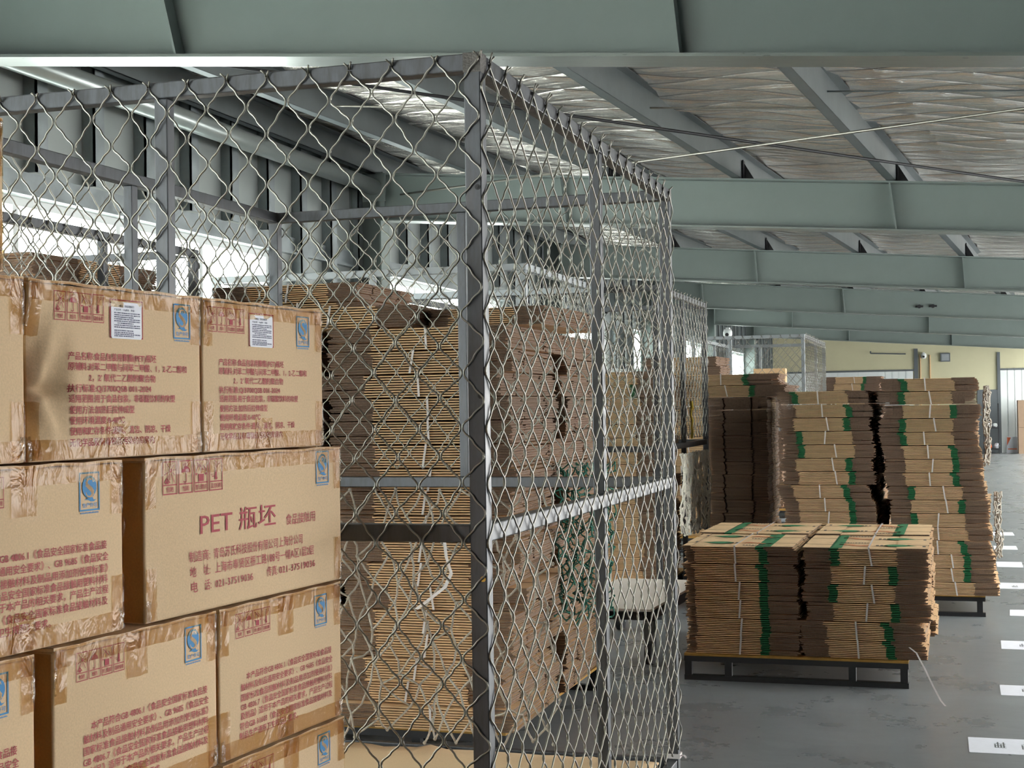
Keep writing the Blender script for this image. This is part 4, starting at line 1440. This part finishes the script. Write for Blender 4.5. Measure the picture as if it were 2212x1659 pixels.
# ------------------------------------------------------------------ far end of the hall
def far_end():
    B = BY
    b = MB()
    b.tube([(-2.42, B - .08, 2.80), (-2.42, B - .08, 2.86), ], .02, 6)
    b.tube([(-2.42, B - .08, 2.80), (-1.47, B - .08, 2.76)], .018, 6)
    tag(b.build('wall_pipe', M['grey']), 'thin grey pipe high on the beige end wall', 'pipe')
    for x, lab in ((-1.09, 'left pale conduit running down the beige end wall'), (-.83, 'right pale conduit running down the beige end wall')):
        b = MB()
        b.tube([(x, B - .03, 0), (x, B - .03, 2.72)], .022, 8)
        tag(b.build('conduit', M['kraft_plain'], smooth=True), lab, 'conduit', 'conduits on the end wall')
    def camera_unit(x, y, z, lab):
        rt = thing('security_camera', lab, 'security camera', (x, y, z))
        c = MB()
        c.box(-.03, .03, -.02, .10, .05, .09)
        c.build('bracket', M['white'], rt)
        c = MB()
        c.lathe([(0, -.09), (.05, -.08), (.075, -.03), (.075, .02), (.06, .06), (0, .06)], (0, 0, 0), 16)
        c.build('dome', M['white'], rt, smooth=True)
        c = MB()
        c.tube([(0, -.085, -.03), (0, -.07, -.03)], .03, 12)
        c.build('lens', M['dark'], rt)
    camera_unit(-.99, B - .12, 2.70, 'small white security camera between conduits on the end wall')
    camera_unit(-3.68, 23.72, 2.60, 'small white security camera under the fourth roof beam at the window side')
    rt = thing('junction_box', 'small grey junction box high on the beige end wall', 'junction box', (-.42, B - .04, 2.64))
    b = MB()
    b.box(-.13, .13, -.04, .035, -.12, .12)
    b.build('housing', M['grey'], rt)
    b = MB()
    b.box(-.10, .10, -.05, -.041, -.09, .09)
    b.build('lid', M['steel_light'], rt)
    # shelf unit before the dark panel
    Y0 = B - .75
    rt = thing('shelf_rack', 'dark metal shelf rack in front of the dark panel at the end wall', 'shelf', (.55, Y0, 0))
    for x in (-.02, .36):
        for y in (0, .36):
            p = MB()
            p.box(x, x + .025, y, y + .025, 0, 1.35)
            p.build('post', M['dark'], rt)
    for z in (.10, .68):
        p = MB()
        p.box(-.02, .385, 0, .385, z, z + .03)
        p.build('shelf_board', M['dark'], rt)
    b = MB()
    b.lathe([(0, 0), (.05, 0), (.05, .45), (.03, .5), (0, .5)], (.57, Y0 + .26, .711), 12)
    tag(b.build('canister', M['steel_light'], smooth=True), 'tall pale canister on the upper board of the shelf rack', 'canister')
    for (x, r, z, mt, lab) in ((.68, .07, .711, 'paper', 'white crumpled bag on the upper shelf board, left of the bowl'), (.83, .065, .711, 'white', 'white bowl at the right end of the upper shelf board')):
        b = MB()
        b.lathe([(0, 0), (r * .7, 0), (r, r * .7), (r * .85, r * 1.5), (0, r * 1.7)], (x, Y0 + .12, z), 14)
        tag(b.build('shelf_item', M[mt], smooth=True), lab, 'container')
    b = MB()
    b.lathe([(0, 0), (.07, 0), (.10, .05), (.08, .13), (0, .15)], (.65, Y0 + .14, .131), 14)
    tag(b.build('helmet', M['red_orange'], smooth=True), 'orange helmet on the lower board of the shelf rack', 'helmet')
    b = MB()
    b.lathe([(0, 0), (.06, .02), (.075, .08), (.05, .14), (0, .155)], (.87, Y0 + .12, .131), 14)
    tag(b.build('ball', M['paper'], smooth=True), 'white rounded item beside the orange helmet on the lower board', 'ball')
    # boxes and a board by the right hand door
    b = MB()
    b.box(1.13, 1.40, B - .30, B - .27, .0, .44)
    rt = tag(b.build('poster_board', M['paper']), 'white printed board leaning by the right end door', 'board')
    q = MB()
    q.quad((1.14, B - .301, .2), (1.24, B - .301, .42), (1.14, B - .301, .43), )
    q.quad((1.16, B - .301, .10), (1.39, B - .301, .10), (1.39, B - .301, .125), (1.16, B - .301, .125))
    q.build('printed_patch', M['red_orange'], rt)
    for k, (z, h, lab) in enumerate(((0.0, .70, 'lower brown carton of the pair by the right end door'), (.705, .72, 'upper brown carton of the pair by the right end door'))):
        rt = thing('carton', lab, 'carton', (1.75, B - .65, z), 0.02)
        p = MB()
        p.box(-.34, .34, -.25, .25, 0, h)
        p.build('box_body', M['kraft_dark'], rt)
        p = MB()
        p.box(-.33, .33, -.04, .04, h, h + .002)
        p.box(-.04, .04, -.2515, -.25, h * .6, h)
        p.build('tape', M['tape'], rt)
    # stacks around the farthest cage
    d = (.85, .7, 10, .0092, .15, .15)
    deck_pallet('black steel pallet inside the farthest cage', -2.9, -1.78, 17.3, 18.9, .15, [-2.8, -2.35, -1.85])
    stack('%s bundle from the top in the left stack inside the farthest cage', 'bundles in the farthest cage', 16, -2.46, 17.8, .152, (.78, .7, 10, .0092, .2, .2), '-' * 16, 75)
    rt = thing('carton', 'plain brown carton standing on the left stack inside the farthest cage', 'carton', (-2.25, 17.85, .152 + 16 * .095 + .004), .05)
    p = MB()
    p.box(-.19, .19, -.17, .17, 0, .17)
    p.build('box_body', M['kraft_plain'], rt)
    p = MB()
    p.box(-.19, .19, -.025, .025, .17, .1715)
    p.build('tape', M['tape'], rt)
    deck_pallet('black steel pallet beyond the farthest cage', -1.95, -.95, 19.6, 21.0, .15, [-1.9, -1.45, -1.0])
    stack('%s bundle from the top in the stack beyond the farthest cage', 'bundles beyond the farthest cage', 17, -1.45, 20.1, .152, (.8, .7, 10, .0092, .2, .2), 'RR' + '-' * 15, 77)
    deck_pallet('black steel pallet behind the net cage', -2.95, -2.2, 13.6, 15.0, .15, [-2.9, -2.55, -2.25])
    stack('%s bundle from the top in the tan stack beyond the net cage', 'bundles of the tan stack beyond the net cage', 18, -2.58, 14.1, .152, (.72, .7, 10, .0093, .1, .15), '-' * 18, 79)
    # small bolted brackets on the fourth beam web
    for x, lab in ((-.626, 'left small dark fixture on the fourth roof beam'), (-.414, 'right small dark fixture on the fourth roof beam')):
        b = MB()
        b.tube([(x, 23.9 - .06, 2.94), (x, 23.9 - .005, 2.94)], .03, 10)
        b.box(x - .06, x + .06, 23.9 - .03, 23.9 - .005, 2.925, 2.955)
        tag(b.build('beam_fixture', M['dark']), lab, 'fixture')
far_end()

# small ties and a stray strap at the near cage
b = MB()
b.box(CX1 - .043, CX1 + .006, CY1 - .043, CY1 + .003, .105, .122)
b.tube([(CX1 + .005, CY1 - .02, .113), (CX1 + .022, CY1 - .035, .117), (CX1 + .03, CY1 - .045, .112)], .003, 6)
tag(b.build('cable_tie', M['strap']), 'white plastic tie around the foot of the back right post of the near cage', 'cable tie')
b = MB()
P0 = [Vector(p) for p in ((-1.745, 4.83, .985), (-1.765, 4.80, .94), (-1.755, 4.79, .88), (-1.74, 4.80, .82), (-1.765, 4.80, .77), (-1.83, 4.79, .72), (-1.875, 4.80, .69))]
for i in range(len(P0) - 1):
    for j in range(3):
        a, c = P0[i].lerp(P0[i + 1], j / 3), P0[i].lerp(P0[i + 1], (j + 1) / 3)
        b.quad(a + Vector((-.006, 0, .002)), a + Vector((.006, 0, -.002)), c + Vector((.006, 0, -.002)), c + Vector((-.006, 0, .002)))
o = b.build('loose_strap', M['strap'])
sl = o.modifiers.new('thickness', 'SOLIDIFY')
sl.thickness = 0.0015
tag(o, 'white strap scrap caught in the grey net at the back of the near cage', 'strap')
